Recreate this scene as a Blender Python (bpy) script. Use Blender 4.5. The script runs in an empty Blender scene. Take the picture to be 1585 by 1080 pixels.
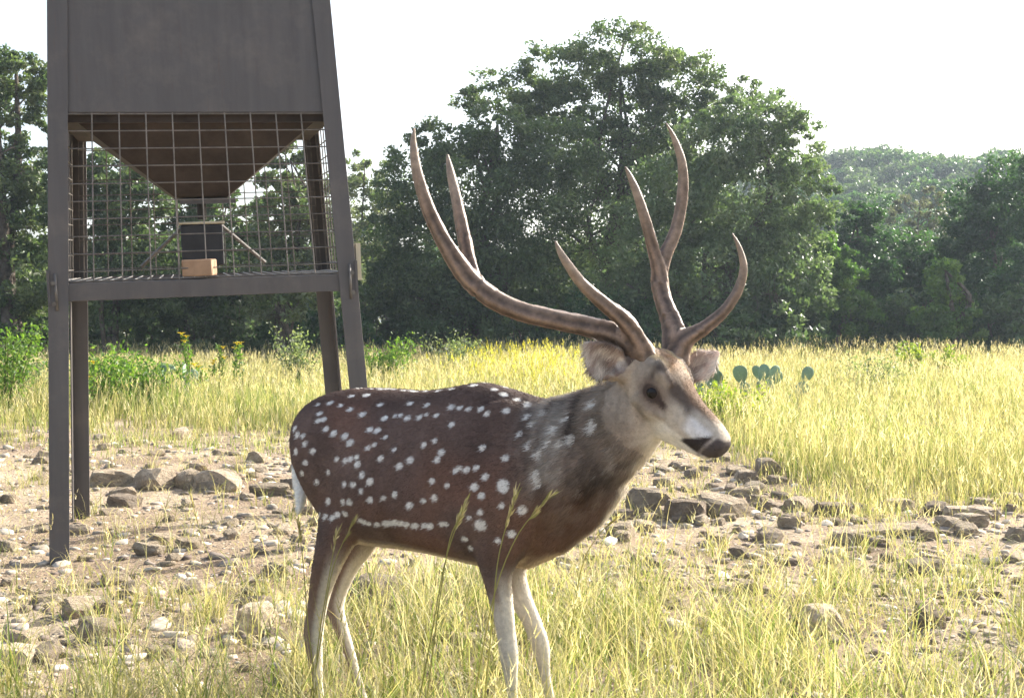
import bpy, bmesh, math, random
import numpy as np
from mathutils import Vector, Matrix, Euler
from mathutils.bvhtree import BVHTree

random.seed(7)
rng = np.random.default_rng(7)
R = math.radians
scene = bpy.context.scene
col = scene.collection

# ------------------------------------------------------------------ camera
F_PX, CX, CY, CAM_H = 1900.0, 792.5, 540.0, 1.03
PITCH = math.atan(40 / F_PX)
cam_data = bpy.data.cameras.new("camera")
cam = bpy.data.objects.new("camera", cam_data)
col.objects.link(cam)
cam.location = (0, 0, CAM_H)
cam.rotation_euler = (math.pi / 2 - PITCH, 0, 0)
cam_data.sensor_width = 36
cam_data.lens = 36 * F_PX / 1585
cam_data.clip_start = 0.05
cam_data.clip_end = 3000
scene.camera = cam

# ------------------------------------------------------------------ light
SUN_AZ, SUN_EL = R(52), R(31)
world = bpy.data.worlds.new("World")
scene.world = world
world.use_nodes = True
nt = world.node_tree
nt.nodes.clear()
sky = nt.nodes.new("ShaderNodeTexSky")
sky.sky_type = 'NISHITA'
sky.sun_disc = False
sky.sun_elevation = SUN_EL
sky.sun_rotation = SUN_AZ
sky.air_density = 1.0
sky.dust_density = 4.0
sky.ozone_density = 1.0
hs = nt.nodes.new("ShaderNodeHueSaturation")
hs.inputs['Saturation'].default_value = 0.80
bg = nt.nodes.new("ShaderNodeBackground")
bg.inputs['Strength'].default_value = 0.15
wo = nt.nodes.new("ShaderNodeOutputWorld")
nt.links.new(sky.outputs[0], hs.inputs['Color'])
nt.links.new(hs.outputs[0], bg.inputs[0])
nt.links.new(bg.outputs[0], wo.inputs[0])

sun_dir = Vector((math.sin(SUN_AZ) * math.cos(SUN_EL), math.cos(SUN_AZ) * math.cos(SUN_EL), math.sin(SUN_EL)))
sl = bpy.data.lights.new("sun", 'SUN')
sl.energy = 5.0
sl.angle = R(0.6)
sl.color = (1.0, 0.95, 0.86)
sun = bpy.data.objects.new("sun", sl)
col.objects.link(sun)
sun.location = (20, 20, 30)
sun.rotation_euler = (-sun_dir).to_track_quat('-Z', 'Y').to_euler()

scene.view_settings.view_transform = 'Standard'
scene.view_settings.look = 'None'
scene.view_settings.gamma = 1
scene.view_settings.exposure = 1.35
scene.view_settings.use_curve_mapping = False
scene.render.engine = 'CYCLES'
scene.cycles.use_denoising = True
scene.cycles.max_bounces = 8
scene.cycles.transparent_max_bounces = 8
scene.cycles.transmission_bounces = 4
scene.cycles.volume_bounces = 0


# ------------------------------------------------------------------ helpers
def at(px, py, Y):
    """world point that lies at depth Y in the direction of a photograph pixel"""
    a, b = (px - CX) / F_PX, (CY - py) / F_PX
    c, s = math.cos(PITCH), math.sin(PITCH)
    d = Vector((a, c + b * s, -s + b * c))
    t = Y / d.y
    return Vector((d.x * t, Y, CAM_H + d.z * t))


def tag(o, label=None, cat=None, group=None, kind=None):
    if label: o['label'] = label
    if cat: o['category'] = cat
    if group: o['group'] = group
    if kind: o['kind'] = kind
    return o


def empty(name, loc=(0, 0, 0), rot=(0, 0, 0)):
    o = bpy.data.objects.new(name, None)
    o.empty_display_size = 0.2
    o.location = loc
    o.rotation_euler = rot
    col.objects.link(o)
    return o


def link(name, me, mat=None, parent=None):
    if mat is not None and not me.materials:
        me.materials.append(mat)
    o = bpy.data.objects.new(name, me)
    col.objects.link(o)
    if parent is not None:
        o.parent = parent
    return o


def np_mesh(name, V, F, smooth=False, colr=None):
    """V (n,3); F list of int arrays (m,k) with constant k each"""
    if not isinstance(F, (list, tuple)):
        F = [F]
    F = [np.asarray(f, dtype=np.int32) for f in F if len(f)]
    me = bpy.data.meshes.new(name)
    V = np.ascontiguousarray(V, dtype=np.float32)
    me.vertices.add(len(V))
    me.vertices.foreach_set("co", V.ravel())
    nl = sum(f.size for f in F)
    npoly = sum(len(f) for f in F)
    me.loops.add(nl)
    me.loops.foreach_set("vertex_index", np.concatenate([f.ravel() for f in F]))
    me.polygons.add(npoly)
    tot = np.concatenate([np.full(len(f), f.shape[1], dtype=np.int32) for f in F])
    start = np.concatenate([[0], np.cumsum(tot)[:-1]]).astype(np.int32)
    me.polygons.foreach_set("loop_start", start)
    me.polygons.foreach_set("loop_total", tot)
    me.update(calc_edges=True)
    me.validate()
    if smooth:
        me.polygons.foreach_set("use_smooth", np.ones(len(me.polygons), dtype=bool))
    if colr is not None:
        set_col(me, colr)
    return me


def set_col(me, colr, name="tint"):
    a = me.attributes.new(name, 'FLOAT_COLOR', 'POINT')
    c = np.ones((len(me.vertices), 4), dtype=np.float32)
    c[:, :3] = np.asarray(colr, dtype=np.float32)[:, :3]
    a.data.foreach_set("color", c.ravel())


def vnoise2(x, y, seed=0):
    x = np.asarray(x, float); y = np.asarray(y, float)
    xi = np.floor(x).astype(np.int64); yi = np.floor(y).astype(np.int64)
    xf = x - xi; yf = y - yi
    def h(a, b):
        n = (a * 374761393 + b * 668265263 + seed * 974634777) & 0xFFFFFFFF
        n = ((n ^ (n >> 13)) * 1274126177) & 0xFFFFFFFF
        return ((n ^ (n >> 16)) & 0xFFFF) / 65535.0
    u = xf * xf * (3 - 2 * xf); v = yf * yf * (3 - 2 * yf)
    return (h(xi, yi) * (1 - u) + h(xi + 1, yi) * u) * (1 - v) + (h(xi, yi + 1) * (1 - u) + h(xi + 1, yi + 1) * u) * v


def fbm(x, y, seed=0, oct=4):
    s = 0; a = 0.5
    for o in range(oct):
        s = s + a * (vnoise2(np.asarray(x) * 2 ** o, np.asarray(y) * 2 ** o, seed + o * 17) - 0.5)
        a *= 0.5
    return s


def sstep(a, b, x):
    t = np.clip((np.asarray(x, float) - a) / (b - a), 0, 1)
    return t * t * (3 - 2 * t)


def catmull(pts, n):
    """resample a list of tuples (any dimension) to n points with a Catmull-Rom spline"""
    P = np.asarray(pts, float)
    P = np.vstack([2 * P[0] - P[1], P, 2 * P[-1] - P[-2]])
    seg = len(P) - 3
    t = np.linspace(0, seg, n)
    i = np.minimum(t.astype(int), seg - 1)
    u = (t - i)[:, None]
    p0, p1, p2, p3 = P[i], P[i + 1], P[i + 2], P[i + 3]
    return 0.5 * (2 * p1 + (p2 - p0) * u + (2 * p0 - 5 * p1 + 4 * p2 - p3) * u ** 2 + (3 * p1 - p0 - 3 * p2 + p3) * u ** 3)


class MB:
    """collects polygons for one mesh"""
    def __init__(self):
        self.v = []; self.f = []

    def add(self, V, F):
        o = len(self.v)
        self.v.extend([tuple(map(float, p)) for p in V])
        self.f.extend([tuple(int(i) + o for i in f) for f in F])
        return self

    def loft(self, rings, cap=True):
        k = len(rings[0]); V = [p for r in rings for p in r]; F = []
        for i in range(len(rings) - 1):
            for j in range(k):
                a, b = i * k + j, i * k + (j + 1) % k
                F.append((a, b, b + k, a + k))
        if cap:
            F.append(tuple(range(k))[::-1])
            F.append(tuple((len(rings) - 1) * k + j for j in range(k)))
        return self.add(V, F)

    def tube(self, pts, rad, seg=8, cap=True, wob=0.0):
        P = np.asarray([tuple(p) for p in pts], float); n = len(P)
        T = np.gradient(P, axis=0); T /= np.linalg.norm(T, axis=1)[:, None] + 1e-9
        ref = np.array([0, 0, 1.0]) if abs(T[0][2]) < 0.9 else np.array([1.0, 0, 0])
        rings = []
        nrm = np.cross(T[0], ref); nrm /= np.linalg.norm(nrm)
        for i in range(n):
            nrm = nrm - T[i] * nrm.dot(T[i]); nrm /= np.linalg.norm(nrm) + 1e-9
            b = np.cross(T[i], nrm)
            r = rad[i] if hasattr(rad, '__len__') else rad
            ring = []
            for j in range(seg):
                a = 2 * math.pi * j / seg
                rr = r * (1 + wob * math.sin(3 * a + i * 0.7)) if wob else r
                ring.append(P[i] + (nrm * math.cos(a) + b * math.sin(a)) * rr)
            rings.append(ring)
        return self.loft(rings, cap)

    def box(self, c, s, M=None):
        V = []
        for dx in (-.5, .5):
            for dy in (-.5, .5):
                for dz in (-.5, .5):
                    p = Vector((c[0] + dx * s[0], c[1] + dy * s[1], c[2] + dz * s[2]))
                    V.append(M @ p if M else p)
        F = [(0, 1, 3, 2), (4, 6, 7, 5), (0, 4, 5, 1), (2, 3, 7, 6), (0, 2, 6, 4), (1, 5, 7, 3)]
        return self.add(V, F)

    def mesh(self, name, smooth=False):
        me = bpy.data.meshes.new(name)
        me.from_pydata(self.v, [], self.f)
        bm = bmesh.new(); bm.from_mesh(me)
        bmesh.ops.recalc_face_normals(bm, faces=bm.faces)
        bm.to_mesh(me); bm.free()
        if smooth:
            me.polygons.foreach_set("use_smooth", np.ones(len(me.polygons), dtype=bool))
        me.update()
        return me

    def build(self, name, mat=None, parent=None, smooth=False):
        return link(name, self.mesh(name, smooth), mat, parent)


# ------------------------------------------------------------------ materials
def new_mat(name):
    m = bpy.data.materials.new(name)
    m.use_nodes = True
    n = m.node_tree
    n.nodes.clear()
    out = n.nodes.new("ShaderNodeOutputMaterial")
    return m, n, out


def N(n, typ, **kw):
    nd = n.nodes.new(typ)
    for k, v in kw.items():
        setattr(nd, k, v)
    return nd


def ramp(n, src, stops):
    r = n.nodes.new("ShaderNodeValToRGB")
    el = r.color_ramp.elements
    while len(el) < len(stops):
        el.new(0.5)
    for e, (p, c) in zip(el, stops):
        e.position = p; e.color = (*c, 1)
    n.links.new(src, r.inputs[0])
    return r.outputs[0]


def mixc(n, a, b, fac, mode='MIX'):
    m = n.nodes.new("ShaderNodeMix"); m.data_type = 'RGBA'; m.blend_type = mode
    def put(sock, v):
        if hasattr(v, 'is_output'):
            n.links.new(v, sock)
        elif hasattr(v, '__len__'):
            sock.default_value = (*v[:3], 1)
        else:
            sock.default_value = v
    put(m.inputs[0], fac); put(m.inputs[6], a); put(m.inputs[7], b)
    return m.outputs[2]


def noise(n, scale, detail=4, rough=0.6, vec=None, dist=0.0):
    t = n.nodes.new("ShaderNodeTexNoise")
    t.inputs['Scale'].default_value = scale
    t.inputs['Detail'].default_value = detail
    t.inputs['Roughness'].default_value = rough
    t.inputs['Distortion'].default_value = dist
    if vec is not None:
        n.links.new(vec, t.inputs['Vector'])
    return t.outputs[0]


def geo_pos(n):
    return n.nodes.new("ShaderNodeNewGeometry").outputs['Position']


def bump(n, h, strength=0.5, dist=0.02):
    b = n.nodes.new("ShaderNodeBump")
    b.inputs['Strength'].default_value = strength
    b.inputs['Distance'].default_value = dist
    n.links.new(h, b.inputs['Height'])
    return b.outputs[0]


def principled(n, out, color, rough=0.8, normal=None, metallic=0.0, spec=0.3):
    p = n.nodes.new("ShaderNodeBsdfPrincipled")
    if hasattr(color, 'is_output'):
        n.links.new(color, p.inputs['Base Color'])
    else:
        p.inputs['Base Color'].default_value = (*color, 1)
    if hasattr(rough, 'is_output'):
        n.links.new(rough, p.inputs['Roughness'])
    else:
        p.inputs['Roughness'].default_value = rough
    p.inputs['Metallic'].default_value = metallic
    p.inputs['Specular IOR Level'].default_value = spec
    if normal is not None:
        n.links.new(normal, p.inputs['Normal'])
    n.links.new(p.outputs[0], out.inputs[0])
    return p


def leafy_mat(name, trans=0.4, rough=0.6, gain=(1.3, 1.35, 0.8), spec=0.25):
    m, n, out = new_mat(name)
    at_ = N(n, "ShaderNodeAttribute", attribute_name="tint")
    p = n.nodes.new("ShaderNodeBsdfPrincipled")
    n.links.new(at_.outputs['Color'], p.inputs['Base Color'])
    p.inputs['Roughness'].default_value = rough
    p.inputs['Specular IOR Level'].default_value = spec
    tr = n.nodes.new("ShaderNodeBsdfTranslucent")
    g = mixc(n, at_.outputs['Color'], gain, 1.0, 'MULTIPLY')
    n.links.new(g, tr.inputs[0])
    mx = n.nodes.new("ShaderNodeMixShader")
    mx.inputs[0].default_value = trans
    n.links.new(p.outputs[0], mx.inputs[1]); n.links.new(tr.outputs[0], mx.inputs[2])
    n.links.new(mx.outputs[0], out.inputs[0])
    return m


M = {}
M['leaf'] = leafy_mat("oak_leaves", 0.38, 0.45, (1.2, 1.5, 0.75), 0.4)
M['grass'] = leafy_mat("grass", 0.5, 0.55, (1.2, 1.2, 0.85))
M['herb'] = leafy_mat("herb_leaves", 0.45, 0.5, (1.4, 1.5, 0.6))


def mk_bark():
    m, n, out = new_mat("bark")
    pos = geo_pos(n)
    a = noise(n, 6, 6, 0.7, pos)
    c = ramp(n, a, [(0.3, (0.045, 0.035, 0.03)), (0.55, (0.13, 0.105, 0.085)), (0.75, (0.26, 0.23, 0.19))])
    principled(n, out, c, 0.95, bump(n, noise(n, 14, 5, 0.7, pos), 0.9, 0.05), spec=0.1)
    return m
M['bark'] = mk_bark()


def mk_rock():
    m, n, out = new_mat("limestone")
    oi = N(n, "ShaderNodeObjectInfo")
    tc = n.nodes.new("ShaderNodeTexCoord")
    ad = N(n, "ShaderNodeVectorMath", operation='ADD')
    n.links.new(tc.outputs['Object'], ad.inputs[0])
    cmb = n.nodes.new("ShaderNodeCombineXYZ")
    ml = N(n, "ShaderNodeMath", operation='MULTIPLY'); ml.inputs[1].default_value = 30
    n.links.new(oi.outputs['Random'], ml.inputs[0])
    n.links.new(ml.outputs[0], cmb.inputs[0])
    n.links.new(cmb.outputs[0], ad.inputs[1])
    v = ad.outputs[0]
    a = noise(n, 2.2, 6, 0.65, v)
    base = ramp(n, a, [(0.25, (0.26, 0.22, 0.18)), (0.5, (0.43, 0.37, 0.30)), (0.72, (0.62, 0.56, 0.48))])
    tone = ramp(n, oi.outputs['Random'], [(0.0, (0.62, 0.58, 0.56)), (0.4, (0.95, 0.88, 0.78)), (0.75, (1.0, 0.95, 0.88)), (1.0, (0.8, 0.72, 0.66))])
    c = mixc(n, base, tone, 1.0, 'MULTIPLY')
    c = mixc(n, c, oi.outputs['Color'], 1.0, 'MULTIPLY')
    pits = noise(n, 9, 5, 0.7, v)
    lich = ramp(n, pits, [(0.56, (0, 0, 0)), (0.68, (1, 1, 1))])
    c = mixc(n, c, (0.17, 0.155, 0.14), lich)
    principled(n, out, c, 0.92, bump(n, noise(n, 7, 8, 0.7, v), 0.8, 0.06), spec=0.15)
    return m
M['rock'] = mk_rock()


def mk_ground():
    m, n, out = new_mat("dry_soil")
    pos = geo_pos(n)
    big = noise(n, 0.9, 5, 0.6, pos)
    fine = noise(n, 22, 7, 0.72, pos)
    c = ramp(n, big, [(0.3, (0.20, 0.145, 0.105)), (0.5, (0.33, 0.26, 0.19)), (0.68, (0.47, 0.40, 0.31))])
    f = ramp(n, fine, [(0.3, (0.55, 0.5, 0.46)), (0.5, (0.95, 0.93, 0.9)), (0.7, (1.25, 1.2, 1.1))])
    c = mixc(n, c, f, 1.0, 'MULTIPLY')
    vor = n.nodes.new("ShaderNodeTexVoronoi"); vor.inputs['Scale'].default_value = 34
    vor.inputs['Randomness'].default_value = 1
    n.links.new(pos, vor.inputs['Vector'])
    peb = ramp(n, vor.outputs['Distance'], [(0.18, (1, 1, 1)), (0.36, (0, 0, 0))])
    vc = N(n, "ShaderNodeSeparateColor"); n.links.new(vor.outputs['Color'], vc.inputs[0])
    pm = ramp(n, vc.outputs[0], [(0.45, (0, 0, 0)), (0.6, (1, 1, 1))])
    pmask = mixc(n, peb, pm, 1.0, 'MULTIPLY')
    pc = ramp(n, vc.outputs[1], [(0.0, (0.30, 0.25, 0.21)), (1.0, (0.60, 0.54, 0.46))])
    c = mixc(n, c, pc, pmask)
    hmix = N(n, "ShaderNodeMath", operation='ADD')
    n.links.new(fine, hmix.inputs[0]); n.links.new(pmask, hmix.inputs[1])
    principled(n, out, c, 0.95, bump(n, hmix.outputs[0], 0.9, 0.03), spec=0.1)
    return m
M['ground'] = mk_ground()


def mk_tint(name, rough=0.95, spec=0.1, bscale=60, bstr=0.3, bdist=0.004, attr="tint", var=0.25, vscale=40):
    m, n, out = new_mat(name)
    a = N(n, "ShaderNodeAttribute", attribute_name=attr)
    tc = n.nodes.new("ShaderNodeTexCoord")
    v = ramp(n, noise(n, vscale, 5, 0.65, tc.outputs['Object']), [(0.3, (1 - var,) * 3), (0.7, (1 + var,) * 3)])
    c = mixc(n, a.outputs['Color'], v, 1.0, 'MULTIPLY')
    principled(n, out, c, rough, bump(n, noise(n, bscale, 4, 0.6, tc.outputs['Object']), bstr, bdist), spec=spec)
    return m
M['gravel'] = mk_tint("gravel", vscale=30)
M['coat'] = mk_tint("deer_coat", 0.85, 0.15, 160, 0.35, 0.003, var=0.18, vscale=90)
M['fur'] = leafy_mat("deer_fur", 0.25, 0.6, (1.0, 1.0, 0.95), 0.25)


def mk_paint():
    m, n, out = new_mat("brown_painted_steel")
    tc = n.nodes.new("ShaderNodeTexCoord")
    mp = n.nodes.new("ShaderNodeMapping"); mp.inputs['Scale'].default_value = (9, 9, 0.7)
    n.links.new(tc.outputs['Object'], mp.inputs[0])
    streak = noise(n, 2.0, 5, 0.6, mp.outputs[0])
    c = ramp(n, streak, [(0.25, (0.085, 0.078, 0.077)), (0.55, (0.105, 0.096, 0.094)), (0.8, (0.125, 0.113, 0.109))])
    dust = ramp(n, noise(n, 5, 6, 0.7, tc.outputs['Object']), [(0.5, (0, 0, 0)), (0.8, (0.35,) * 3)])
    c = mixc(n, c, (0.24, 0.20, 0.17), dust)
    rs_ = ramp(n, noise(n, 3.5, 8, 0.75, mp.outputs[0]), [(0.60, (0, 0, 0)), (0.75, (0.55,) * 3)])
    c = mixc(n, c, (0.13, 0.075, 0.05), rs_)
    r = ramp(n, noise(n, 12, 4, 0.6, tc.outputs['Object']), [(0.3, (0.42,) * 3), (0.7, (0.62,) * 3)])
    principled(n, out, c, r, bump(n, noise(n, 40, 3, 0.6, tc.outputs['Object']), 0.12, 0.004), spec=0.35)
    return m
M['paint'] = mk_paint()


def mk_simple(name, c, rough=0.6, metallic=0.0, var=0.2, scale=12, spec=0.3):
    m, n, out = new_mat(name)
    tc = n.nodes.new("ShaderNodeTexCoord")
    v = ramp(n, noise(n, scale, 5, 0.65, tc.outputs['Object']), [(0.3, tuple(x * (1 - var) for x in c)), (0.7, tuple(min(1, x * (1 + var)) for x in c))])
    principled(n, out, v, rough, bump(n, noise(n, scale * 4, 4, 0.6, tc.outputs['Object']), 0.15, 0.003), metallic=metallic, spec=spec)
    return m
M['rust'] = mk_simple("rusted_steel", (0.050, 0.038, 0.033), 0.7, 0.1, 0.4, 6)
M['wire'] = mk_simple("galvanised_wire", (0.16, 0.145, 0.13), 0.45, 0.3, 0.35, 20)
M['dark'] = mk_simple("dark_plastic", (0.035, 0.035, 0.038), 0.6)
M['tin'] = mk_simple("weathered_tin", (0.52, 0.46, 0.34), 0.5, 0.2)
M['wood'] = mk_simple("tan_wood", (0.33, 0.21, 0.13), 0.8, 0, 0.3, 8)
M['eye'] = mk_simple("eye_gloss", (0.010, 0.007, 0.006), 0.16, 0, 0.1, 5, 0.25)
M['hoof'] = mk_simple("hoof_horn", (0.03, 0.026, 0.024), 0.5)
M['pad'] = mk_simple("cactus_pad", (0.20, 0.29, 0.19), 0.6, 0, 0.3, 10)
M['petal'] = mk_simple("yellow_petal", (0.80, 0.60, 0.03), 0.7, 0, 0.1)


# ------------------------------------------------------------------ ground
def ground_h(x, y):
    x = np.asarray(x, float); y = np.asarray(y, float)
    near = 0.10 * fbm(x * 0.35, y * 0.35, 3, 3) + 0.085 * fbm(x * 1.6, y * 1.6, 9, 5) * sstep(16, 10, y)
    near = near * sstep(1.5, 4.0, y)
    u = x / np.maximum(y, 8)
    far = sstep(55, 135, y) * (3.5 + 11.0 * sstep(0.05, 0.28, u) - 1.5 * sstep(0.34, 0.5, u)) * sstep(-0.10, 0.12, u)
    roll = sstep(30, 90, y) * 1.2 * fbm(x * 0.03, y * 0.03, 21, 3)
    return near + far + roll


def gh(x, y):
    return float(ground_h(np.array([x]), np.array([y]))[0])


ys = np.concatenate([np.linspace(-12, 1.8, 10), np.arange(2.0, 9.0, 0.04), 9.0 * 1.02 ** np.arange(0, 60), np.geomspace(31, 900, 60)])
xs_h = np.concatenate([np.arange(0, 4.0, 0.045), 4.0 * 1.045 ** np.arange(0, 60), np.geomspace(60, 700, 22)])
xs = np.concatenate([-xs_h[:0:-1], xs_h])
gx, gy = np.meshgrid(xs, ys)
gz = ground_h(gx, gy)
nx, ny = len(xs), len(ys)
idx = np.arange(nx * ny).reshape(ny, nx)
gF = np.stack([idx[:-1, :-1], idx[:-1, 1:], idx[1:, 1:], idx[1:, :-1]], -1).reshape(-1, 4)
g_me = np_mesh("ground", np.stack([gx, gy, gz], -1).reshape(-1, 3), gF, smooth=True)
ground = link("ground", g_me, M['ground'])
tag(ground, "dry stony soil of the clearing running back under the trees", "ground", kind="structure")


# ------------------------------------------------------------------ trees
def leaf_cloud(lobes, n, size, pal, r, clump=0.42, per=55, shell=0.55):
    """lobes: (cx,cy,cz,rx,ry,rz,weight). returns V,F,C and clump centres"""
    L = np.asarray(lobes, float)
    w = L[:, 3] * L[:, 4] + L[:, 3] * L[:, 5] + L[:, 4] * L[:, 5]
    w = w * L[:, 6]; w /= w.sum()
    nc = max(8, n // per)
    li = r.choice(len(L), nc, p=w)
    d = r.normal(size=(nc, 3)); d /= np.linalg.norm(d, axis=1)[:, None]
    rad = 1 - shell * r.random(nc) ** 1.6
    C = L[li, :3] + d * L[li, 3:6] * rad[:, None]
    cs = clump * r.uniform(0.55, 1.35, nc) * np.clip(L[li, 3:6].mean(1) / 1.4, 0.55, 1.5)
    ctone = r.uniform(0, 1, nc)
    k = r.poisson(per, nc)
    ci = np.repeat(np.arange(nc), k)
    m = len(ci)
    off = r.normal(size=(m, 3))
    off = off / (np.linalg.norm(off, axis=1)[:, None] + 1e-6) * (r.random(m) ** 0.5)[:, None]
    off[:, 2] *= 0.7
    P = C[ci] + off * cs[ci][:, None]
    keep = P[:, 2] > 0.05
    P, ci = P[keep], ci[keep]; m = len(ci)
    a = r.normal(size=(m, 3)); a /= np.linalg.norm(a, axis=1)[:, None]
    b = r.normal(size=(m, 3)); b -= a * (a * b).sum(1)[:, None]; b /= np.linalg.norm(b, axis=1)[:, None] + 1e-9
    s = size * r.uniform(0.6, 1.4, m)[:, None]
    V = np.stack([P - a * s, P + b * s * 0.45, P + a * s, P - b * s * 0.45], 1).reshape(-1, 3)
    F = np.arange(m * 4).reshape(-1, 4)
    pal = np.asarray(pal, float)
    t = np.clip(0.6 * ctone[ci] + 0.4 * r.random(m), 0, 0.999) * (len(pal) - 1)
    i0 = t.astype(int); fr = (t - i0)[:, None]
    col_ = pal[i0] * (1 - fr) + pal[np.minimum(i0 + 1, len(pal) - 1)] * fr
    col_ *= r.uniform(0.75, 1.25, m)[:, None]
    return V, F, np.repeat(col_, 4, axis=0), C


def tree(name, label, cat, base, lobes, n, size, pal, seed, trunk_r=0.18, limbs=14, group=None, clump=0.42, per=55, shell=0.55, forks=3, bare=0):
    """base: world point; lobes relative to base"""
    r = np.random.default_rng(seed)
    root = empty(name, base)
    tag(root, label, cat, group)
    V, F, C, cc = leaf_cloud(lobes, n, size, pal, r, clump, per, shell)
    crown = link("crown", np_mesh("crown", V, F, colr=C), M['leaf'], root)
    L = np.asarray(lobes, float)
    mb = MB()
    cen = L[:, :3].mean(0)
    top = L[np.argmax(L[:, 2])]
    for fk in range(forks):
        ang = 2 * math.pi * (fk + r.random() * 0.5) / forks
        tgt = L[r.integers(len(L))] if fk else top
        p0 = np.array([0.25 * math.cos(ang) * trunk_r * 4, 0.25 * math.sin(ang) * trunk_r * 4, -0.3])
        p3 = tgt[:3] + np.array([0, 0, tgt[5] * 0.35])
        p1 = p0 + np.array([0.25 * (p3[0] - p0[0]), 0.25 * (p3[1] - p0[1]), 0.4 * (p3[2] - p0[2])]) + r.normal(size=3) * 0.15
        p2 = p0 + 0.68 * (p3 - p0) + r.normal(size=3) * 0.2
        pts = catmull([p0, p1, p2, p3], 12)
        rr = np.linspace(trunk_r, trunk_r * 0.18, 12) * r.uniform(0.7, 1.0)
        rr[0] *= 1.35
        mb.tube(pts, rr, 8, wob=0.08)
        for k in range(limbs // forks):
            s = r.integers(4, 11)
            d = np.linalg.norm(cc - pts[s], axis=1)
            cand = np.argsort(d)[: max(6, len(cc) // 3)]
            tg = cc[r.choice(cand)]
            mid = 0.5 * (pts[s] + tg) + r.normal(size=3) * 0.12 * np.linalg.norm(tg - pts[s]) + np.array([0, 0, 0.1])
            lp = catmull([pts[s], mid, tg], 8)
            lr = np.linspace(rr[s] * 0.6, 0.012, 8)
            mb.tube(lp, lr, 6)
            for q in range(3):
                s2 = r.integers(2, 7)
                d = np.linalg.norm(cc - lp[s2], axis=1)
                tg2 = cc[r.choice(np.argsort(d)[:10])]
                mid2 = 0.5 * (lp[s2] + tg2) + r.normal(size=3) * 0.1
                mb.tube(catmull([lp[s2], mid2, tg2], 6), np.linspace(lr[s2] * 0.6, 0.008, 6), 5)
    tr = mb.build("trunk", M['bark'], root, True)
    return root


def px_lobes(base, Y, rows, depth=0.85):
    """rows (px,py,rx,ry,dY,weight) in photograph pixels at depth Y -> lobes relative to base"""
    out = []
    for row in rows:
        px, py, rx, ry = row[:4]
        dy = row[4] if len(row) > 4 else 0.0
        w = row[5] if len(row) > 5 else 1.0
        p = at(px, py, Y + dy); k = (Y + dy) / F_PX
        out.append((p.x - base[0], p.y - base[1], p.z - base[2], rx * k, (rx + ry) * 0.5 * k * depth, ry * k, w))
    return out


def ground_at(px, Y):
    x = (px - CX) / F_PX * Y
    return Vector((x, Y, gh(x, Y)))


OAK = [(0.055, 0.082, 0.042), (0.095, 0.128, 0.058), (0.145, 0.175, 0.078), (0.20, 0.215, 0.115)]  # lightest tone raised to stand for sunlit leaves
CEDAR = [(0.024, 0.055, 0.024), (0.044, 0.088, 0.031), (0.075, 0.130, 0.040)]
BRIGHT = [(0.06, 0.11, 0.03), (0.10, 0.17, 0.04), (0.16, 0.22, 0.05)]
GREY = [(0.10, 0.10, 0.075), (0.14, 0.135, 0.10), (0.17, 0.155, 0.12)]

Y = 32.0
b = ground_at(940, Y)
tree("live_oak", "tallest live oak with a domed see-through top rising above the thicket", "tree", b,
     px_lobes(b, Y, [(965, 85, 85, 50), (880, 110, 80, 48), (1050, 125, 80, 50), (800, 140, 70, 38), (735, 160, 40, 24), (960, 130, 60, 40, 0, .5),
                     (1130, 165, 60, 45), (1185, 150, 26, 30, 0, .5), (1000, 205, 80, 30, 0, .6), (900, 215, 80, 30, 0, .5), (830, 190, 50, 22, 0, .6),
                     (930, 160, 110, 42, 0, .7), (1060, 180, 80, 40, 0, .8), (840, 165, 70, 30, 0, .8), (950, 250, 150, 60, 0.6, .9), (950, 350, 180, 110, 0.6, .7), (930, 450, 200, 90, 0.6, .6)]),
     88000, 0.056, OAK, 11, 0.17, 34, clump=0.40, per=90, shell=0.5, forks=4)
Y = 30.0
b = ground_at(700, Y)
tree("live_oak", "broad dark live oak whose crown hangs to the ground behind the buck's long beam", "tree", b,
     px_lobes(b, Y, [(700, 225, 70, 42), (770, 210, 70, 45), (640, 290, 62, 75), (730, 300, 110, 85), (605, 390, 42, 80), (690, 400, 120, 95),
                     (820, 330, 90, 100), (860, 235, 75, 60), (800, 440, 110, 75), (640, 455, 85, 65), (720, 470, 120, 50)]),
     74000, 0.056, OAK[:3], 12, 0.22, 18, clump=0.44, per=90, shell=0.5)
Y = 29.0
b = ground_at(1130, Y)
tree("live_oak", "pale sunlit live oak with a rounded right shoulder beside the wooded slope", "tree", b,
     px_lobes(b, Y, [(1170, 195, 75, 48), (1225, 230, 52, 55), (1110, 230, 80, 60), (1240, 310, 52, 75), (1150, 310, 95, 90), (1050, 300, 75, 80),
                     (1190, 410, 85, 90), (1090, 420, 100, 90), (1000, 380, 75, 85), (970, 460, 85, 60), (1270, 300, 30, 34), (1240, 450, 60, 60)]),
     70000, 0.056, [OAK[1], (0.12, 0.165, 0.075), (0.165, 0.20, 0.105), (0.215, 0.24, 0.145)], 13, 0.22, 18, clump=0.42, per=90, shell=0.5)  # paler leaf tones put this crown's sunlit look into the colour
Y = 28.0
b = ground_at(20, Y)
tree("live_oak", "open live oak at the edge of the clearing left of the feeder, sky between limbs", "tree", b,
     px_lobes(b, Y, [(25, 115, 55, 34), (-50, 130, 70, 50), (70, 150, 40, 44), (-5, 180, 60, 40, 0, .8), (50, 215, 50, 40, 0, .6), (60, 270, 55, 50), (-20, 300, 80, 70),
                     (50, 340, 60, 60), (20, 430, 90, 70), (-80, 430, 90, 80)]),
     46000, 0.058, OAK, 14, 0.22, 22, clump=0.36, per=85, shell=0.5, forks=3)

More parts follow.
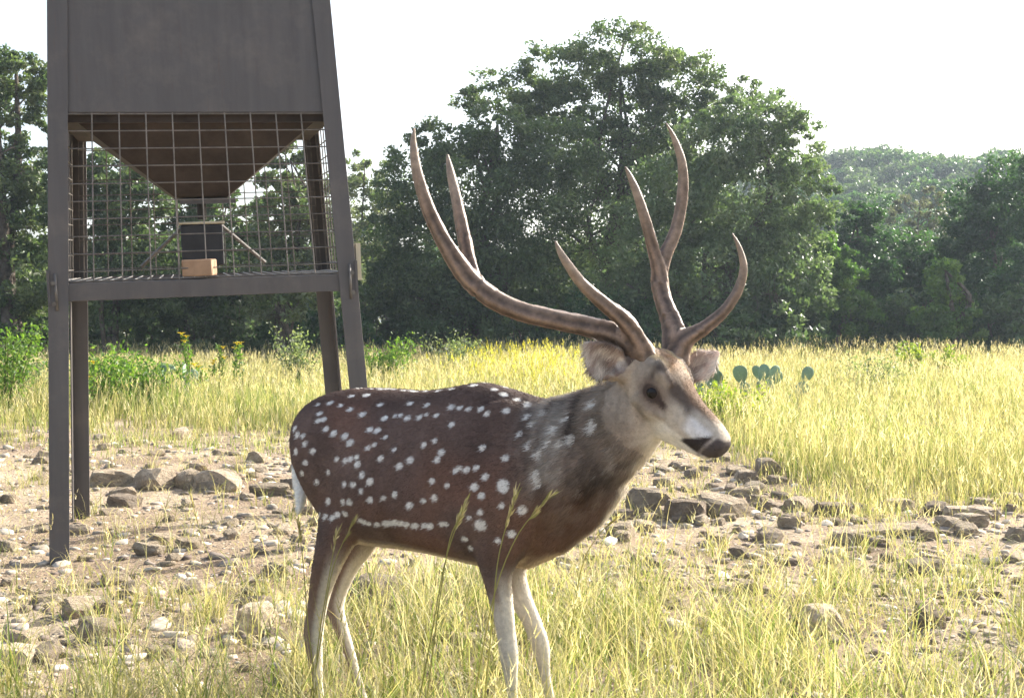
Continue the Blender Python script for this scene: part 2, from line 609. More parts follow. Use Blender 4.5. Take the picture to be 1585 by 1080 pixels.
# brush behind the feeder
bush_rows = [
    ("oak_sapling", "dense oak thicket tree seen through the left half of the feeder cage", 170, 27.0, [(165, 275, 60, 45), (120, 300, 55, 50), (220, 310, 55, 50), (140, 330, 70, 70), (200, 330, 60, 70), (160, 430, 90, 80), (240, 420, 70, 80)], OAK[:3], 14000),
    ("oak_sapling", "shaded oak thicket tree behind the motor box of the feeder", 320, 29.0, [(300, 330, 60, 55), (350, 340, 60, 60), (320, 420, 90, 90), (260, 440, 60, 70), (390, 430, 70, 80)], OAK[:3], 14000),
    ("oak_sapling", "grey-green twiggy tree seen through the right half of the feeder cage", 440, 26.5, [(450, 270, 50, 60, 0, .7), (430, 340, 60, 70, 0, .8), (480, 360, 50, 90), (430, 440, 80, 70)], [OAK[1], OAK[2], GREY[1]], 9000),
    ("oak_sapling", "pale open tree standing between the feeder and the dark live oak", 565, 38.0, [(565, 265, 42, 36, 0, .8), (540, 330, 50, 60), (600, 320, 40, 60), (560, 420, 80, 80)], [OAK[2], OAK[3], GREY[2]], 8000),
]
for i, (nm, lab, px, Y, rows, pal, n) in enumerate(bush_rows):
    b = ground_at(px, Y)
    tree(nm, lab, "tree", b, px_lobes(b, Y, rows), int(n * 2.0), 0.060, pal, 30 + i, 0.09, 12, clump=0.36, per=80, shell=0.6)

# thicket on the right, below the wooded slope
right_rows = [
    ("juniper", "dark green juniper standing just right of the sunlit live oak", 1325, 33.0, [(1325, 365, 48, 55), (1315, 440, 65, 75), (1350, 450, 55, 70), (1300, 500, 60, 40)], CEDAR, 13000),
    ("oak_sapling", "bright green young oak leaning out of the dark juniper thicket", 1290, 30.0, [(1285, 400, 38, 36), (1300, 440, 44, 40), (1270, 470, 40, 45), (1310, 490, 50, 40)], BRIGHT, 7000),
    ("juniper", "wide dark juniper in the middle of the right-hand thicket", 1410, 34.0, [(1400, 410, 60, 60), (1440, 440, 70, 70), (1370, 460, 60, 60), (1420, 500, 90, 45)], CEDAR, 14000),
    ("oak_sapling", "yellow-green young oak catching sun in front of the wide juniper", 1465, 29.0, [(1462, 430, 30, 34), (1475, 480, 36, 34), (1450, 490, 34, 34), (1470, 520, 50, 24)], BRIGHT, 5000),
    ("juniper", "tall deep green juniper at the far right of the thicket", 1530, 33.0, [(1520, 330, 55, 60), (1560, 310, 60, 70), (1500, 400, 60, 70), (1560, 410, 70, 80), (1530, 490, 90, 60)], CEDAR, 16000),
    ("juniper", "deep green juniper filling the corner where thicket and slope meet", 1625, 31.0, [(1610, 300, 70, 70), (1640, 380, 80, 90), (1590, 460, 80, 80), (1660, 480, 80, 60)], CEDAR, 14000),
    ("bare_tree", "greyish half-bare tree poking out above the right-hand thicket", 1425, 42.0, [(1425, 320, 46, 34, 0, .8), (1390, 340, 40, 34, 0, .6), (1450, 350, 44, 36, 0, .6), (1420, 400, 60, 50)], GREY, 4200),
    ("juniper", "mid-green juniper rising behind the half-bare grey tree", 1350, 48.0, [(1350, 345, 46, 50), (1330, 400, 60, 60), (1380, 400, 60, 60), (1350, 470, 90, 60)], CEDAR, 10000),
    ("juniper", "shaded juniper behind the yellow-green young oak", 1480, 44.0, [(1480, 330, 50, 50), (1460, 400, 66, 66), (1510, 400, 60, 66), (1480, 480, 90, 60)], CEDAR, 10000),
]
for i, (nm, lab, px, Y, rows, pal, n) in enumerate(right_rows):
    b = ground_at(px, Y)
    tree(nm, lab, "tree", b, px_lobes(b, Y, rows), int(n * 1.7), 0.060, pal, 50 + i, 0.12, 12, clump=0.36, per=80, shell=0.6)

# undergrowth along the foot of the trees
r = np.random.default_rng(15)
under = [tree("understory_bush", ("deep green", "dull olive", "mixed dark and light green")[k_] + " bush of the undergrowth along the foot of the trees", "bush", (0, 0, 0),
              [(0, 0, .75, 1.0, .8, .65, 1), (.7, .1, .6, .7, .6, .5, 1), (-.7, 0, .55, .7, .6, .5, 1), (.1, .1, 1.15, .6, .5, .45, 1), (0, -.2, .3, 1.2, .7, .35, 1)], 5200, .055, pl, 90 + k_, .04, 6,
              group="undergrowth along the foot of the trees", clump=.34, per=60, shell=.6, forks=2) for k_, pl in enumerate((CEDAR, OAK[:3], [CEDAR[1], OAK[1], BRIGHT[0]]))]
k_ = 0
for px in np.arange(-60, 1680, 62):
    Yk = r.uniform(27.5, 31) if px < 1260 else r.uniform(28.5, 32)
    if k_ < 3:
        o = under[k_]
    else:
        src = under[int(r.integers(3))]
        o = src.copy(); col.objects.link(o)
        for ch in src.children:
            c_ = ch.copy(); col.objects.link(c_); c_.parent = o
    b = ground_at(px + r.uniform(-20, 20), Yk)
    o.location = b; o.rotation_euler.z = r.random() * 6.28
    q_ = r.uniform(.8, 1.45); o.scale = (q_, q_, q_ * r.uniform(.8, 1.15))
    k_ += 1

# woods on the slope: four prototypes, copied
def proto_tree(seed, h, w, pal, n, kind):
    r = np.random.default_rng(seed)
    lobes = []
    for k in range(7):
        a = r.random() * 6.28; q = w * 0.45 * r.random() ** 0.5
        lobes.append((q * math.cos(a), q * math.sin(a), h * r.uniform(0.4, 0.82), w * r.uniform(0.22, 0.36), w * r.uniform(0.22, 0.36), h * r.uniform(0.14, 0.22), 1))
    lobes.append((0, 0, h * 0.25, w * 0.42, w * 0.42, h * 0.25, .7))
    t = tree("hillside_tree", kind + " in the woods covering the far slope", "tree", (0, 0, 0), lobes, n, 0.17, pal, seed, 0.14, 6,
             group="woods on the far slope", clump=0.62, per=40, shell=0.6, forks=2)
    return t


def copy_tree(o, parent=None):
    c = o.copy(); col.objects.link(c); c.parent = parent
    for ch in o.children:
        k = ch.copy(); col.objects.link(k); k.parent = c
    return c


protos = [proto_tree(81, 5.2, 5.4, CEDAR, 5200, "dark green rounded juniper"), proto_tree(82, 4.6, 5.6, OAK[:3], 5200, "dull olive broad oak"), proto_tree(83, 5.6, 5.0, [CEDAR[1], CEDAR[2], OAK[2]], 5200, "mid-green upright juniper"), proto_tree(84, 4.8, 6.0, OAK, 5200, "pale green spreading oak")]
r = np.random.default_rng(5)
spots = []
for row, Yr in enumerate(np.linspace(56, 138, 13)):
    for u in np.arange(0.17, 0.56, 3.4 / Yr):
        spots.append((u + r.uniform(-.4, .4) * 3.4 / Yr, Yr + r.uniform(-3, 3)))
for Yr in (52, 60, 70):                                   # low woods closing the view behind the oaks and the feeder
    for u in np.arange(-0.54, 0.17, 4.4 / Yr):
        spots.append((u + r.uniform(-.4, .4) * 3.4 / Yr, Yr + r.uniform(-3, 3)))
for Yr in (36, 47, 60):                                   # the woods go on either side of the view
    for u in list(np.arange(-1.0, -0.54, 4.6 / Yr)) + list(np.arange(0.56, 0.85, 4.6 / Yr)):
        spots.append((u + r.uniform(-.4, .4) * 3.4 / Yr, Yr + r.uniform(-3, 3)))
for i, (u, Yr) in enumerate(spots):
    o = protos[i % 4] if i < 4 else copy_tree(protos[int(r.integers(4))])
    x = u * Yr
    o.location = (x, Yr, gh(x, Yr) - 0.15)
    o.rotation_euler.z = r.random() * 6.28
    if u < 0.165:
        o['label'] = o['label'].replace("in the woods covering the far slope", "in the low woods closing the view behind the live oaks")
        o['group'] = "low woods behind the live oaks"
    s = r.uniform(0.75, 1.2)
    o.scale = (s * r.uniform(.9, 1.15), s * r.uniform(.9, 1.15), s)

# ------------------------------------------------------------------ game feeder
FY = 6.12
fx = (336 - CX) / F_PX * FY
fyaw = math.atan2(-fx, FY) + 0.022
feeder = empty("game_feeder", (fx, FY, 0.0), (R(3.0), R(-2.6), fyaw))
tag(feeder, "brown painted steel game feeder with caged spinner on four splayed angle-iron legs", "feeder")
A0, D0, K = 0.735, 0.60, 0.050
ha = lambda z: A0 - K * z
hd = lambda z: D0 - K * 0.8 * z
Z_BAR, Z_HOP, Z_TOP = 1.215, 2.00, 3.25


def lbeam(p0, p1, ex, ey, w, t, bevel=0.0):
    """angle iron from p0 to p1; flanges run along ex and ey from the outer corner"""
    prof = [(0, 0), (w, 0), (w, t), (t, t), (t, w), (0, w)]
    rings = []
    for p in (p0, p1):
        rings.append([Vector(p) + Vector(ex) * a + Vector(ey) * b_ for a, b_ in prof])
    return MB().loft(rings)


def bevel_mod(o, w=0.003, seg=2):
    m = o.modifiers.new("bevel", 'BEVEL'); m.width = w; m.segments = seg; m.limit_method = 'ANGLE'
    return o


LW = 0.084
for sx in (-1, 1):
    for sy in (-1, 1):
        p = lambda z: (sx * ha(z), sy * hd(z), z)
        o = lbeam(p(-0.22), p(Z_TOP), (-sx, 0, 0), (0, -sy, 0), LW, 0.007).build("leg", M['paint'], feeder)
        bevel_mod(o, 0.002)
# rails carrying the cage
for sy in (-1, 1):
    z = Z_BAR
    o = lbeam((-ha(z) + 0.012, sy * (hd(z) - 0.010), z + 0.045), (ha(z) - 0.012, sy * (hd(z) - 0.010), z + 0.045), (0, 0, -1), (0, -sy, 0), 0.078, 0.007).build("rail", M['paint'], feeder)
    bevel_mod(o, 0.002)
for sx in (-1, 1):
    z = Z_BAR
    o = lbeam((sx * (ha(z) - 0.010), -hd(z) + 0.012, z + 0.043), (sx * (ha(z) - 0.010), hd(z) - 0.012, z + 0.043), (0, 0, -1), (-sx, 0, 0), 0.078, 0.007).build("rail", M['paint'], feeder)
    bevel_mod(o, 0.002)
# hopper and funnel
def frust(z0, z1, a0, d0, a1, d1):
    return MB().loft([[(-a0, -d0, z0), (a0, -d0, z0), (a0, d0, z0), (-a0, d0, z0)], [(-a1, -d1, z1), (a1, -d1, z1), (a1, d1, z1), (-a1, d1, z1)]])
ins = 0.012
o = frust(Z_HOP, Z_TOP, ha(Z_HOP) - ins, hd(Z_HOP) - ins, ha(Z_TOP) - ins, hd(Z_TOP) - ins).build("hopper", M['paint'], feeder)
bevel_mod(o, 0.006)
o = frust(Z_TOP + 0.002, Z_TOP + 0.05, ha(Z_TOP) + 0.04, hd(Z_TOP) + 0.04, ha(Z_TOP) + 0.02, hd(Z_TOP) + 0.02).build("lid", M['paint'], feeder)
bevel_mod(o, 0.006)
o = frust(1.645, Z_HOP - 0.002, 0.125, 0.125, ha(Z_HOP) - 0.075, hd(Z_HOP) - 0.06).build("funnel", M['rust'], feeder)
bevel_mod(o, 0.004)
o = MB().box((0, 0, Z_HOP - 0.020), (2 * ha(Z_HOP) - 0.10, 2 * hd(Z_HOP) - 0.10, 0.034)).build("hopper_rim", M['rust'], feeder)
# spinner unit
mb = MB(); mb.tube([(0, 0, 1.655), (0, 0, 1.54)], 0.022, 12); mb.build("drop_tube", M['dark'], feeder, True)
mb = MB(); mb.box((0.03, -0.02, 1.628), (0.26, 0.20, 0.008)); mb.box((0.03, -0.12, 1.622), (0.26, 0.006, 0.02)); mb.build("spinner_plate", M['paint'], feeder)
o = MB().box((-0.005, 0, 1.415), (0.20, 0.17, 0.20)).build("motor_box", M['dark'], feeder); bevel_mod(o, 0.01, 3)
o = MB().box((-0.005, 0, 1.522), (0.215, 0.185, 0.012)).build("motor_cover", M['tin'], feeder); bevel_mod(o, 0.003)
for sx in (-1, 1):
    MB().tube([(sx * 0.08, 0.03, 1.52), (sx * 0.30, 0.10, 1.32)], 0.009, 8).build("brace", M['wire'], feeder)
# wire cage: a panel on every side plus a floor
wr = 0.0034
def panel(kind, frame_pts):
    mb_ = MB()
    for k in range(len(frame_pts)):
        mb_.tube([frame_pts[k], frame_pts[(k + 1) % len(frame_pts)]], 0.0032, 6)
    return mb_.build(kind, M['wire'], feeder)
zt, zb = Z_HOP - 0.004, Z_BAR + 0.035
for sy in (-1, 1):
    off = -0.016
    P = lambda s, z: (s * (ha(z) - 0.045), sy * (hd(z) + off), z)
    fr = panel("cage_panel", [P(-1, zb), P(1, zb), P(1, zt), P(-1, zt)])
    nv = 11
    for k in range(nv):
        s = -0.965 + 1.93 * k / (nv - 1)
        MB().tube([P(s, zb - 0.01), P(s * 0.995, zt + 0.005)], wr, 6).build("wire", M['wire'], fr)
    for z in np.arange(zb + 0.06, zt, 0.0765):
        MB().tube([(-(ha(z) - 0.04), sy * (hd(z) + off + sy * 0), z), ((ha(z) - 0.04), sy * (hd(z) + off), z)], wr * 0.9, 6).build("wire", M['wire'], fr)
for sx in (-1, 1):
    P = lambda s, z: (sx * (ha(z) - 0.016), s * (hd(z) - 0.045), z)
    fr = panel("cage_panel", [P(-1, zb), P(1, zb), P(1, zt), P(-1, zt)])
    for k in range(9):
        s = -0.95 + 1.9 * k / 8
        MB().tube([P(s, zb), P(s, zt)], wr, 6).build("wire", M['wire'], fr)
    for z in np.arange(zb + 0.06, zt, 0.0765):
        MB().tube([P(-1, z), P(1, z)], wr * 0.9, 6).build("wire", M['wire'], fr)
zf = Z_BAR + 0.052
fr = panel("cage_floor", [(-ha(zf) + .03, -hd(zf) + .015, zf), (ha(zf) - .03, -hd(zf) + .015, zf), (ha(zf) - .03, hd(zf) - .015, zf), (-ha(zf) + .03, hd(zf) - .015, zf)])
for k in range(25):
    x = (-1 + 2 * k / 24) * (ha(zf) - 0.05)
    MB().tube([(x, -hd(zf) + .012, zf), (x, hd(zf) - .012, zf)], wr, 6).build("wire", M['wire'], fr)
for k in range(8):
    y = (-1 + 2 * k / 7) * (hd(zf) - 0.08)
    MB().tube([(-ha(zf) + .03, y, zf - .004), (ha(zf) - .03, y, zf - .004)], wr, 6).build("wire", M['wire'], fr)
# pins, clip bracket and the block on the front rail
for sx in (-1, 1):
    z = Z_BAR
    x = sx * (ha(z) - 0.034)
    yf = -hd(z) - 0.006
    MB().tube([(x, yf, z - 0.07), (x, yf, z + 0.09)], 0.006, 8).build("latch_pin", M['wire'], feeder, True)
    o = MB().box((x + sx * 0.03, -hd(z) + 0.03, z + 0.03), (0.012, 0.07, 0.15)).build("leg_bracket", M['paint'], feeder)
    for dz in (-0.04, 0.05):
        MB().tube([(x + sx * 0.010, yf + 0.004, z + dz), (x + sx * 0.010, yf - 0.008, z + dz)], 0.011, 6).build("bolt", M['wire'], feeder)
MB().box((ha(Z_BAR) + 0.012, -hd(Z_BAR) + 0.05, Z_BAR + 0.10), (0.022, 0.06, 0.17)).build("side_clip", M['tin'], feeder)

wb = empty("wood_block", feeder.matrix_world @ Vector((0, 0, 0)))
bpy.context.view_layer.update()
wb_pt = feeder.matrix_world @ Vector((-0.03, -hd(Z_BAR) + 0.062, Z_BAR + 0.058 + 0.037))
bpy.data.objects.remove(wb)
mb = MB().box((0, 0, 0), (0.135, 0.11, 0.075))
block = mb.build("wood_block", M['wood'])
bevel_mod(block, 0.006)
block.location = wb_pt
block.rotation_euler = (R(3.0), R(-2.6), fyaw - R(14))
tag(block, "small tan wooden block resting on the front rail of the feeder cage", "block")

# ------------------------------------------------------------------ deer
deer = empty("deer", (-0.15, 2.98, 0.0))
tag(deer, "spotted brown axis buck with tall branching antlers walking past the feeder", "deer")
YR, YC_ = 3.20, 2.76
bodyY = lambda px: YR - (px - 490) / 395.0 * (YR - YC_)
fwd = (at(885, 700, bodyY(885)) - at(490, 700, bodyY(490))); fwd.z = 0; fwd.normalize()
lat = Vector((fwd.y, -fwd.x, 0))          # the animal's right side, towards the camera
UP = Vector((0, 0, 1))


def ell_ring(c, ex, ez, a, b_, n=24, egg=0.0, sq=1.0):
    out = []
    for j in range(n):
        t = 2 * math.pi * j / n
        x, z = math.cos(t), math.sin(t)
        x = math.copysign(abs(x) ** sq, x)
        k = 1 + egg * z
        out.append(c + ex * (a * x * k) + ez * (b_ * z))
    return out


def cap_rings(rings):
    return rings


body_mb = MB()
tor = [(480, 665, 720, .032), (486, 640, 742, .075), (497, 619, 765, .108), (522, 606, 805, .138), (560, 600, 837, .160), (610, 601, 845, .170),
       (660, 604, 851, .172), (710, 597, 862, .165), (745, 591, 872, .150), (785, 600, 878, .145), (825, 613, 868, .138), (855, 622, 846, .122), (878, 640, 815, .090)]
T = catmull(tor, 40)
rings = []
for px, t_, b_, w in T:
    Yc = bodyY(px)
    p0, p1 = at(px, t_, Yc), at(px, b_, Yc)
    c = (p0 + p1) / 2
    rings.append(ell_ring(c, lat, UP, w, (p0.z - p1.z) / 2, 28, egg=float(np.interp(px, [500, 600], [.22, -.16])), sq=0.92))
body_mb.loft(rings)
# neck
neck = [(800, 745, 2.87, .165, .135), (850, 722, 2.80, .158, .132), (895, 697, 2.745, .133, .112), (935, 672, 2.70, .112, .092), (972, 646, 2.665, .094, .078), (1000, 622, 2.645, .078, .066)]
NK = catmull(neck, 18)
cen = [at(a, b_, y) for a, b_, y, _, _ in NK]
rings = []
for i in range(len(NK)):
    d = (cen[min(i + 1, len(cen) - 1)] - cen[max(i - 1, 0)]).normalized()
    ex = d.cross(UP).normalized(); ez = ex.cross(d).normalized()
    rings.append(ell_ring(cen[i], ex, ez, NK[i][4], NK[i][3], 24, egg=-0.05))
body_mb.loft(rings)
# head frame
EYE = np.array((.088, -.042, .0525))
HP = at(1007, 550, 2.62)
hv = Vector((.64, -.47, -.60)).normalized()
hr = hv.cross(UP).normalized()            # the head's right side
hu = hr.cross(hv).normalized()
HS = 0.92; SL = 0.835
H = lambda s, v, l=0.0: HP + hv * (s * SL) + (hu * v + hr * l) * HS
head = [(-.040, -.020, -.085, .030), (-.030, .004, -.105, .046), (0.0, .022, -.125, .058), (.040, .030, -.138, .066), (.075, .030, -.138, .069), (.105, .022, -.140, .064), (.135, .010, -.136, .055),
        (.175, -.001, -.124, .046), (.215, -.006, -.106, .040), (.250, -.010, -.094, .0385), (.278, -.017, -.087, .037), (.297, -.026, -.082, .032), (.306, -.038, -.074, .022)]
HD = catmull(head, 36)
rings = []
for s, t_, b_, w in HD:
    rings.append(ell_ring(H(s, (t_ + b_) / 2), hr, hu, w * HS, (t_ - b_) / 2 * HS, 24, egg=0.14 if s < .16 else 0.05, sq=0.88))
body_mb.loft(rings)
# brow ridges over the eyes and cheeks
for sd in (-1, 1):
    body_mb.tube([H(.045, .012, sd * .046), H(.080, .002, sd * .054), H(.115, -.006, sd * .046)], [.015, .017, .011], 10)
    e0, e1, e2 = EYE
    body_mb.tube([H(e0 - .028, e1 + .004, sd * (e2 - .004)), H(e0 - .012, e1 + .0150, sd * (e2 + .0070)), H(e0 + .008, e1 + .0150, sd * (e2 + .0075)), H(e0 + .032, e1 + .002, sd * (e2 - .006))], [.005, .0062, .0062, .0045], 8)   # upper lid
    body_mb.tube([H(e0 - .026, e1 - .006, sd * (e2 - .002)), H(e0, e1 - .0165, sd * (e2 + .003)), H(e0 + .028, e1 - .009, sd * (e2 - .004))], [.0042, .0050, .0042], 8)   # lower lid
    body_mb.tube([H(.060, -.07, sd * .045), H(.11, -.078, sd * .045), H(.17, -.065, sd * .028)], [.030, .024, .012], 10)
    body_mb.tube([H(.262, -.036, sd * .014), H(.285, -.044, sd * .017), H(.302, -.052, sd * .016)], [.014, .017, .011], 10)
for pp in ((1000, 563, 2.615), (1047, 566, 2.668)):
    body_mb.tube([H(.01, -.02), at(*pp), at(pp[0], pp[1] - 14, pp[2])], [.040, .034, .026], 12)      # pedicles
# lower jaw
body_mb.tube([H(.08, -.125), H(.17, -.112), H(.25, -.090), H(.285, -.084)], [.028, .020, .017, .012], 12)


def limb(rows, n=22, seg=14):
    """rows: px, py, Y, radius along the body, radius across"""
    Q = catmull(rows, n)
    c = [at(q[0], q[1], q[2]) for q in Q]
    rings_ = []
    for i in range(n):
        d = (c[min(i + 1, n - 1)] - c[max(i - 1, 0)]).normalized()
        ex = (fwd - d * fwd.dot(d)).normalized(); ey = d.cross(ex).normalized()
        rings_.append([c[i] + ex * (max(.004, Q[i][3]) * math.cos(2 * math.pi * j / seg)) + ey * (max(.004, Q[i][4]) * math.sin(2 * math.pi * j / seg)) for j in range(seg)])
    body_mb.loft(rings_)


near_fore = [(815, 700, 2.79, .085, .040), (795, 770, 2.775, .096, .052), (772, 840, 2.775, .070, .046), (769, 890, 2.775, .038, .032), (778, 940, 2.77, .0275, .024), (784, 985, 2.765, .0235, .021), (788, 1015, 2.76, .0230, .021), (792, 1060, 2.757, .0145, .0138), (796, 1120, 2.75, .0138, .0132), (799, 1165, 2.745, .0190, .0165), (808, 1192, 2.735, .019, .017)]
far_fore = [(812, 760, 2.93, .080, .045), (802, 830, 2.93, .060, .042), (792, 880, 2.925, .038, .031), (806, 925, 2.915, .0285, .025), (826, 968, 2.905, .0240, .0215), (837, 1000, 2.90, .0228, .021), (843, 1040, 2.895, .0146, .0138), (853, 1090, 2.885, .0138, .0132), (862, 1135, 2.88, .0190, .0165), (872, 1158, 2.87, .019, .017)]
near_hind = [(532, 655, 3.08, .096, .060), (536, 722, 3.045, .112, .070), (535, 785, 3.025, .080, .060), (517, 840, 3.025, .050, .044), (500, 895, 3.035, .034, .030), (490, 945, 3.05, .0265, .023), (485, 980, 3.055, .0290, .022), (487, 1008, 3.05, .0225, .019), (491, 1060, 3.04, .0152, .0145), (494, 1100, 3.035, .0190, .0165), (502, 1122, 3.025, .018, .017)]
far_hind = [(560, 700, 3.26, .110, .055), (566, 770, 3.23, .100, .058), (562, 822, 3.215, .062, .046), (541, 868, 3.22, .036, .030), (525, 910, 3.225, .0265, .023), (518, 938, 3.225, .0290, .022), (526, 965, 3.21, .0215, .0185), (543, 1015, 3.19, .0150, .0145), (556, 1065, 3.165, .0142, .0140), (561, 1085, 3.16, .0185, .0165), (568, 1102, 3.15, .018, .017)]
for L in (near_fore, far_fore, near_hind, far_hind):
    limb(L)
# shoulder blade, haunch and brisket masses
limb([(770, 625, 2.82, .05, .03), (775, 690, 2.79, .10, .045), (795, 760, 2.785, .095, .05), (790, 810, 2.79, .06, .04)], 12)
body_mb.tube([at(800, 850, 2.86), at(850, 815, 2.80), at(905, 775, 2.755), at(950, 735, 2.70)], [.055, .07, .065, .045], 16)
# flank fold joining haunch and belly
body_mb.tube([at(545, 800, 3.06), at(570, 818, 3.06)], [.05, .02], 12)
# tail
tail_pts = [(474, 668, 3.24), (463, 700, 3.25), (462, 738, 3.24), (466, 770, 3.22), (461, 798, 3.20)]
body_mb.tube(catmull([tuple(at(*p)) for p in tail_pts], 12), list(np.interp(np.linspace(0, 1, 12), [0, .25, .6, .85, 1], [.026, .020, .019, .016, .006])), 12)


def ear(base, tip, nrm, L_, W_):
    ax = (tip - base).normalized()
    bx = nrm.cross(ax).normalized(); nn = ax.cross(bx).normalized()
    nu, nv = 11, 9
    front, back = [], []
    for i in range(nu):
        u = i / (nu - 1)
        w = W_ * (0.42 + 0.58 * math.sin(min(1, u * 1.7) * math.pi / 2)) * (1 - max(0, (u - 0.40) / 0.60) ** 1.5) + 0.0015
        for j in range(nv):
            v = -1 + 2 * j / (nv - 1)
            cup = 0.55 * w * v * v * (1 - 0.4 * u) - 0.012 * (1 - u)
            p = base + ax * (u * L_) + bx * (v * w) + nn * cup
            front.append(p); back.append(p - nn * 0.0085)
    k = nu * nv; V = front + back; Fs = []
    for i in range(nu - 1):
        for j in range(nv - 1):
            a = i * nv + j
            Fs.append((a, a + 1, a + nv + 1, a + nv)); Fs.append((k + a, k + a + nv, k + a + nv + 1, k + a + 1))
    for i in range(nu - 1):
        for j in (0, nv - 1):
            a = i * nv + j; q = (a, a + nv, k + a + nv, k + a)
            Fs.append(q if j == 0 else q[::-1])
    for j in range(nv - 1):
        for i in (0, nu - 1):
            a = i * nv + j; q = (a, k + a, k + a + 1, a + 1)
            Fs.append(q if i == 0 else q[::-1])
    body_mb.add(V, Fs)
    return base, ax, nn, L_, W_


near_ear = ear(at(962, 583, 2.60), at(910, 533, 2.55), Vector((-.25, -.95, .05)), .128, .047)
far_ear = ear(at(1062, 584, 2.70), at(1107, 550, 2.71), Vector((.30, -.93, .12)), .104, .037)
body_mb.tube([H(-.01, -.02, .035), at(958, 580, 2.60), at(950, 572, 2.592)], [.030, .024, .016], 12)
body_mb.tube([H(-.01, -.02, -.035), at(1060, 581, 2.70), at(1068, 576, 2.70)], [.028, .020, .012], 12)


def remesh(mb_, voxel, iters, weight=None, lam=0.5):
    me = mb_.mesh("tmp")
    ob = bpy.data.objects.new("tmp", me); col.objects.link(ob)
    md = ob.modifiers.new("r", 'REMESH'); md.mode = 'VOXEL'; md.voxel_size = voxel; md.adaptivity = 0
    dg = bpy.context.evaluated_depsgraph_get()
    em = bpy.data.meshes.new_from_object(ob.evaluated_get(dg))
    bpy.data.objects.remove(ob)
    n = len(em.vertices)
    V = np.empty(n * 3); em.vertices.foreach_get("co", V); V = V.reshape(-1, 3)
    E = np.empty(len(em.edges) * 2, dtype=np.int32); em.edges.foreach_get("vertices", E); E = E.reshape(-1, 2)
    deg = np.bincount(E.ravel(), minlength=n).astype(float)[:, None] + 1e-9
    w = np.ones((n, 1)) if weight is None else weight(V)[:, None]
    for it in range(iters):
        S = np.zeros_like(V)
        for k in range(3):
            S[:, k] = np.bincount(E[:, 0], V[E[:, 1], k], n) + np.bincount(E[:, 1], V[E[:, 0], k], n)
        V = V + w * (lam if it % 2 == 0 else lam * 0.35 * 0) * (S / deg - V) if False else V + w * lam * (S / deg - V)
    em.vertices.foreach_set("co", V.ravel())
    em.polygons.foreach_set("use_smooth", np.ones(len(em.polygons), dtype=bool))
    em.update()
    return em, V


def smooth_w(V):
    d = V - np.array(HP)
    dist = np.linalg.norm(d - np.outer(np.clip(d @ np.array(hv), 0, .3), np.array(hv)), axis=1)
    w = np.where(dist < 0.14, 0.22, 1.0)
    w = np.where(V[:, 2] < 0.42, 0.35, w)
    return w


body_me, BV = remesh(body_mb, 0.0045, 26, smooth_w)
body_me.name = "body"
nV = len(BV)
BN = np.empty(nV * 3); body_me.vertices.foreach_get("normal", BN); BN = BN.reshape(-1, 3)

orig = np.array(at(490, 700, bodyY(490)))
f_, l_, h_ = np.array(fwd), np.array(lat), np.array(hv)
s = (BV - orig) @ f_; la = (BV - orig) @ l_; z = BV[:, 2]
nl = BN @ l_
def gs(v, c, w): return np.exp(-((v - c) / w) ** 2)
sidew = sstep(.35, .8, np.abs(nl)) * sstep(.40, .50, z)
disp = -.011 * gs(s, .455 - .25 * (z - .65), .028) * sstep(.50, .58, z) * sstep(.86, .76, z)          # hollow behind the shoulder
disp += .007 * gs(s, .55 - .3 * (z - .70), .05) * sstep(.52, .6, z) * sstep(.86, .76, z)             # shoulder blade
disp += -.013 * gs(s, .165, .05) * gs(z, .62, .09)                                               # flank hollow
disp += .0016 * np.sin((s - .35 * (z - .7)) * 120) * sstep(.20, .26, s) * sstep(.44, .38, s) * sstep(.55, .60, z) * sstep(.80, .72, z)
disp += .008 * gs(s, .06, .06) * gs(z, .70, .09)                                                 # haunch
BV = BV + BN * (disp * sidew)[:, None]
body_me.vertices.foreach_set("co", BV.ravel()); body_me.update()
BN = np.empty(nV * 3); body_me.vertices.foreach_get("normal", BN); BN = BN.reshape(-1, 3); nl = BN @ l_
# coat colours, in the animal's own coordinates
n1 = fbm(s * 14 + 50, z * 14 + la * 9 + 50, 5, 4) * 2
n2 = fbm(s * 45 + 50, z * 16 + la * 20 + 50, 6, 3) * 2


def mixv(C, c, w):
    w = np.clip(w, 0, 1)[:, None]
    return C * (1 - w) + np.asarray(c) * w


BROWN = np.array((0.138, 0.092, 0.075))
C = np.tile(BROWN, (nV, 1)) * (1 + 0.45 * n1 + .18 * n2)[:, None]
C = mixv(C, BROWN * np.array((1.5, 1.15, .95)), sstep(.0, .3, fbm(s * 5 + 9, z * 6 + 9, 12, 2) * 2) * .6)
C = mixv(C, (0.055, 0.034, 0.028), sstep(0.55, 0.95, BN[:, 2]) * sstep(.70, .80, z) * 0.85)            # dark spine
C = mixv(C, (0.062, 0.040, 0.034), sstep(.10, .0, np.abs(s - .60)) * sstep(.60, .72, z) * 0.45)          # dark shoulder
C = mixv(C, (0.60, 0.52, 0.42), sstep(-.78, -.93, BN[:, 2]) * sstep(.66, .56, z) * sstep(.38, .42, z))   # pale belly
# neck: greyer with streaks
nw = sstep(.66, .80, s + (z - .75) * 0.25)
n3 = fbm(s * 80 + 50, z * 30 + la * 40 + 50, 16, 3) * 2
C = mixv(C, (0.185, 0.150, 0.125), nw * 0.85)
C = C * np.clip(1 + nw * (1.1 * n2 + .8 * n3), .3, 2)[:, None]
C = mixv(C, (0.44, 0.40, 0.35), nw * sstep(0.0, 0.25, n1 + .5 * n3) * 0.6)
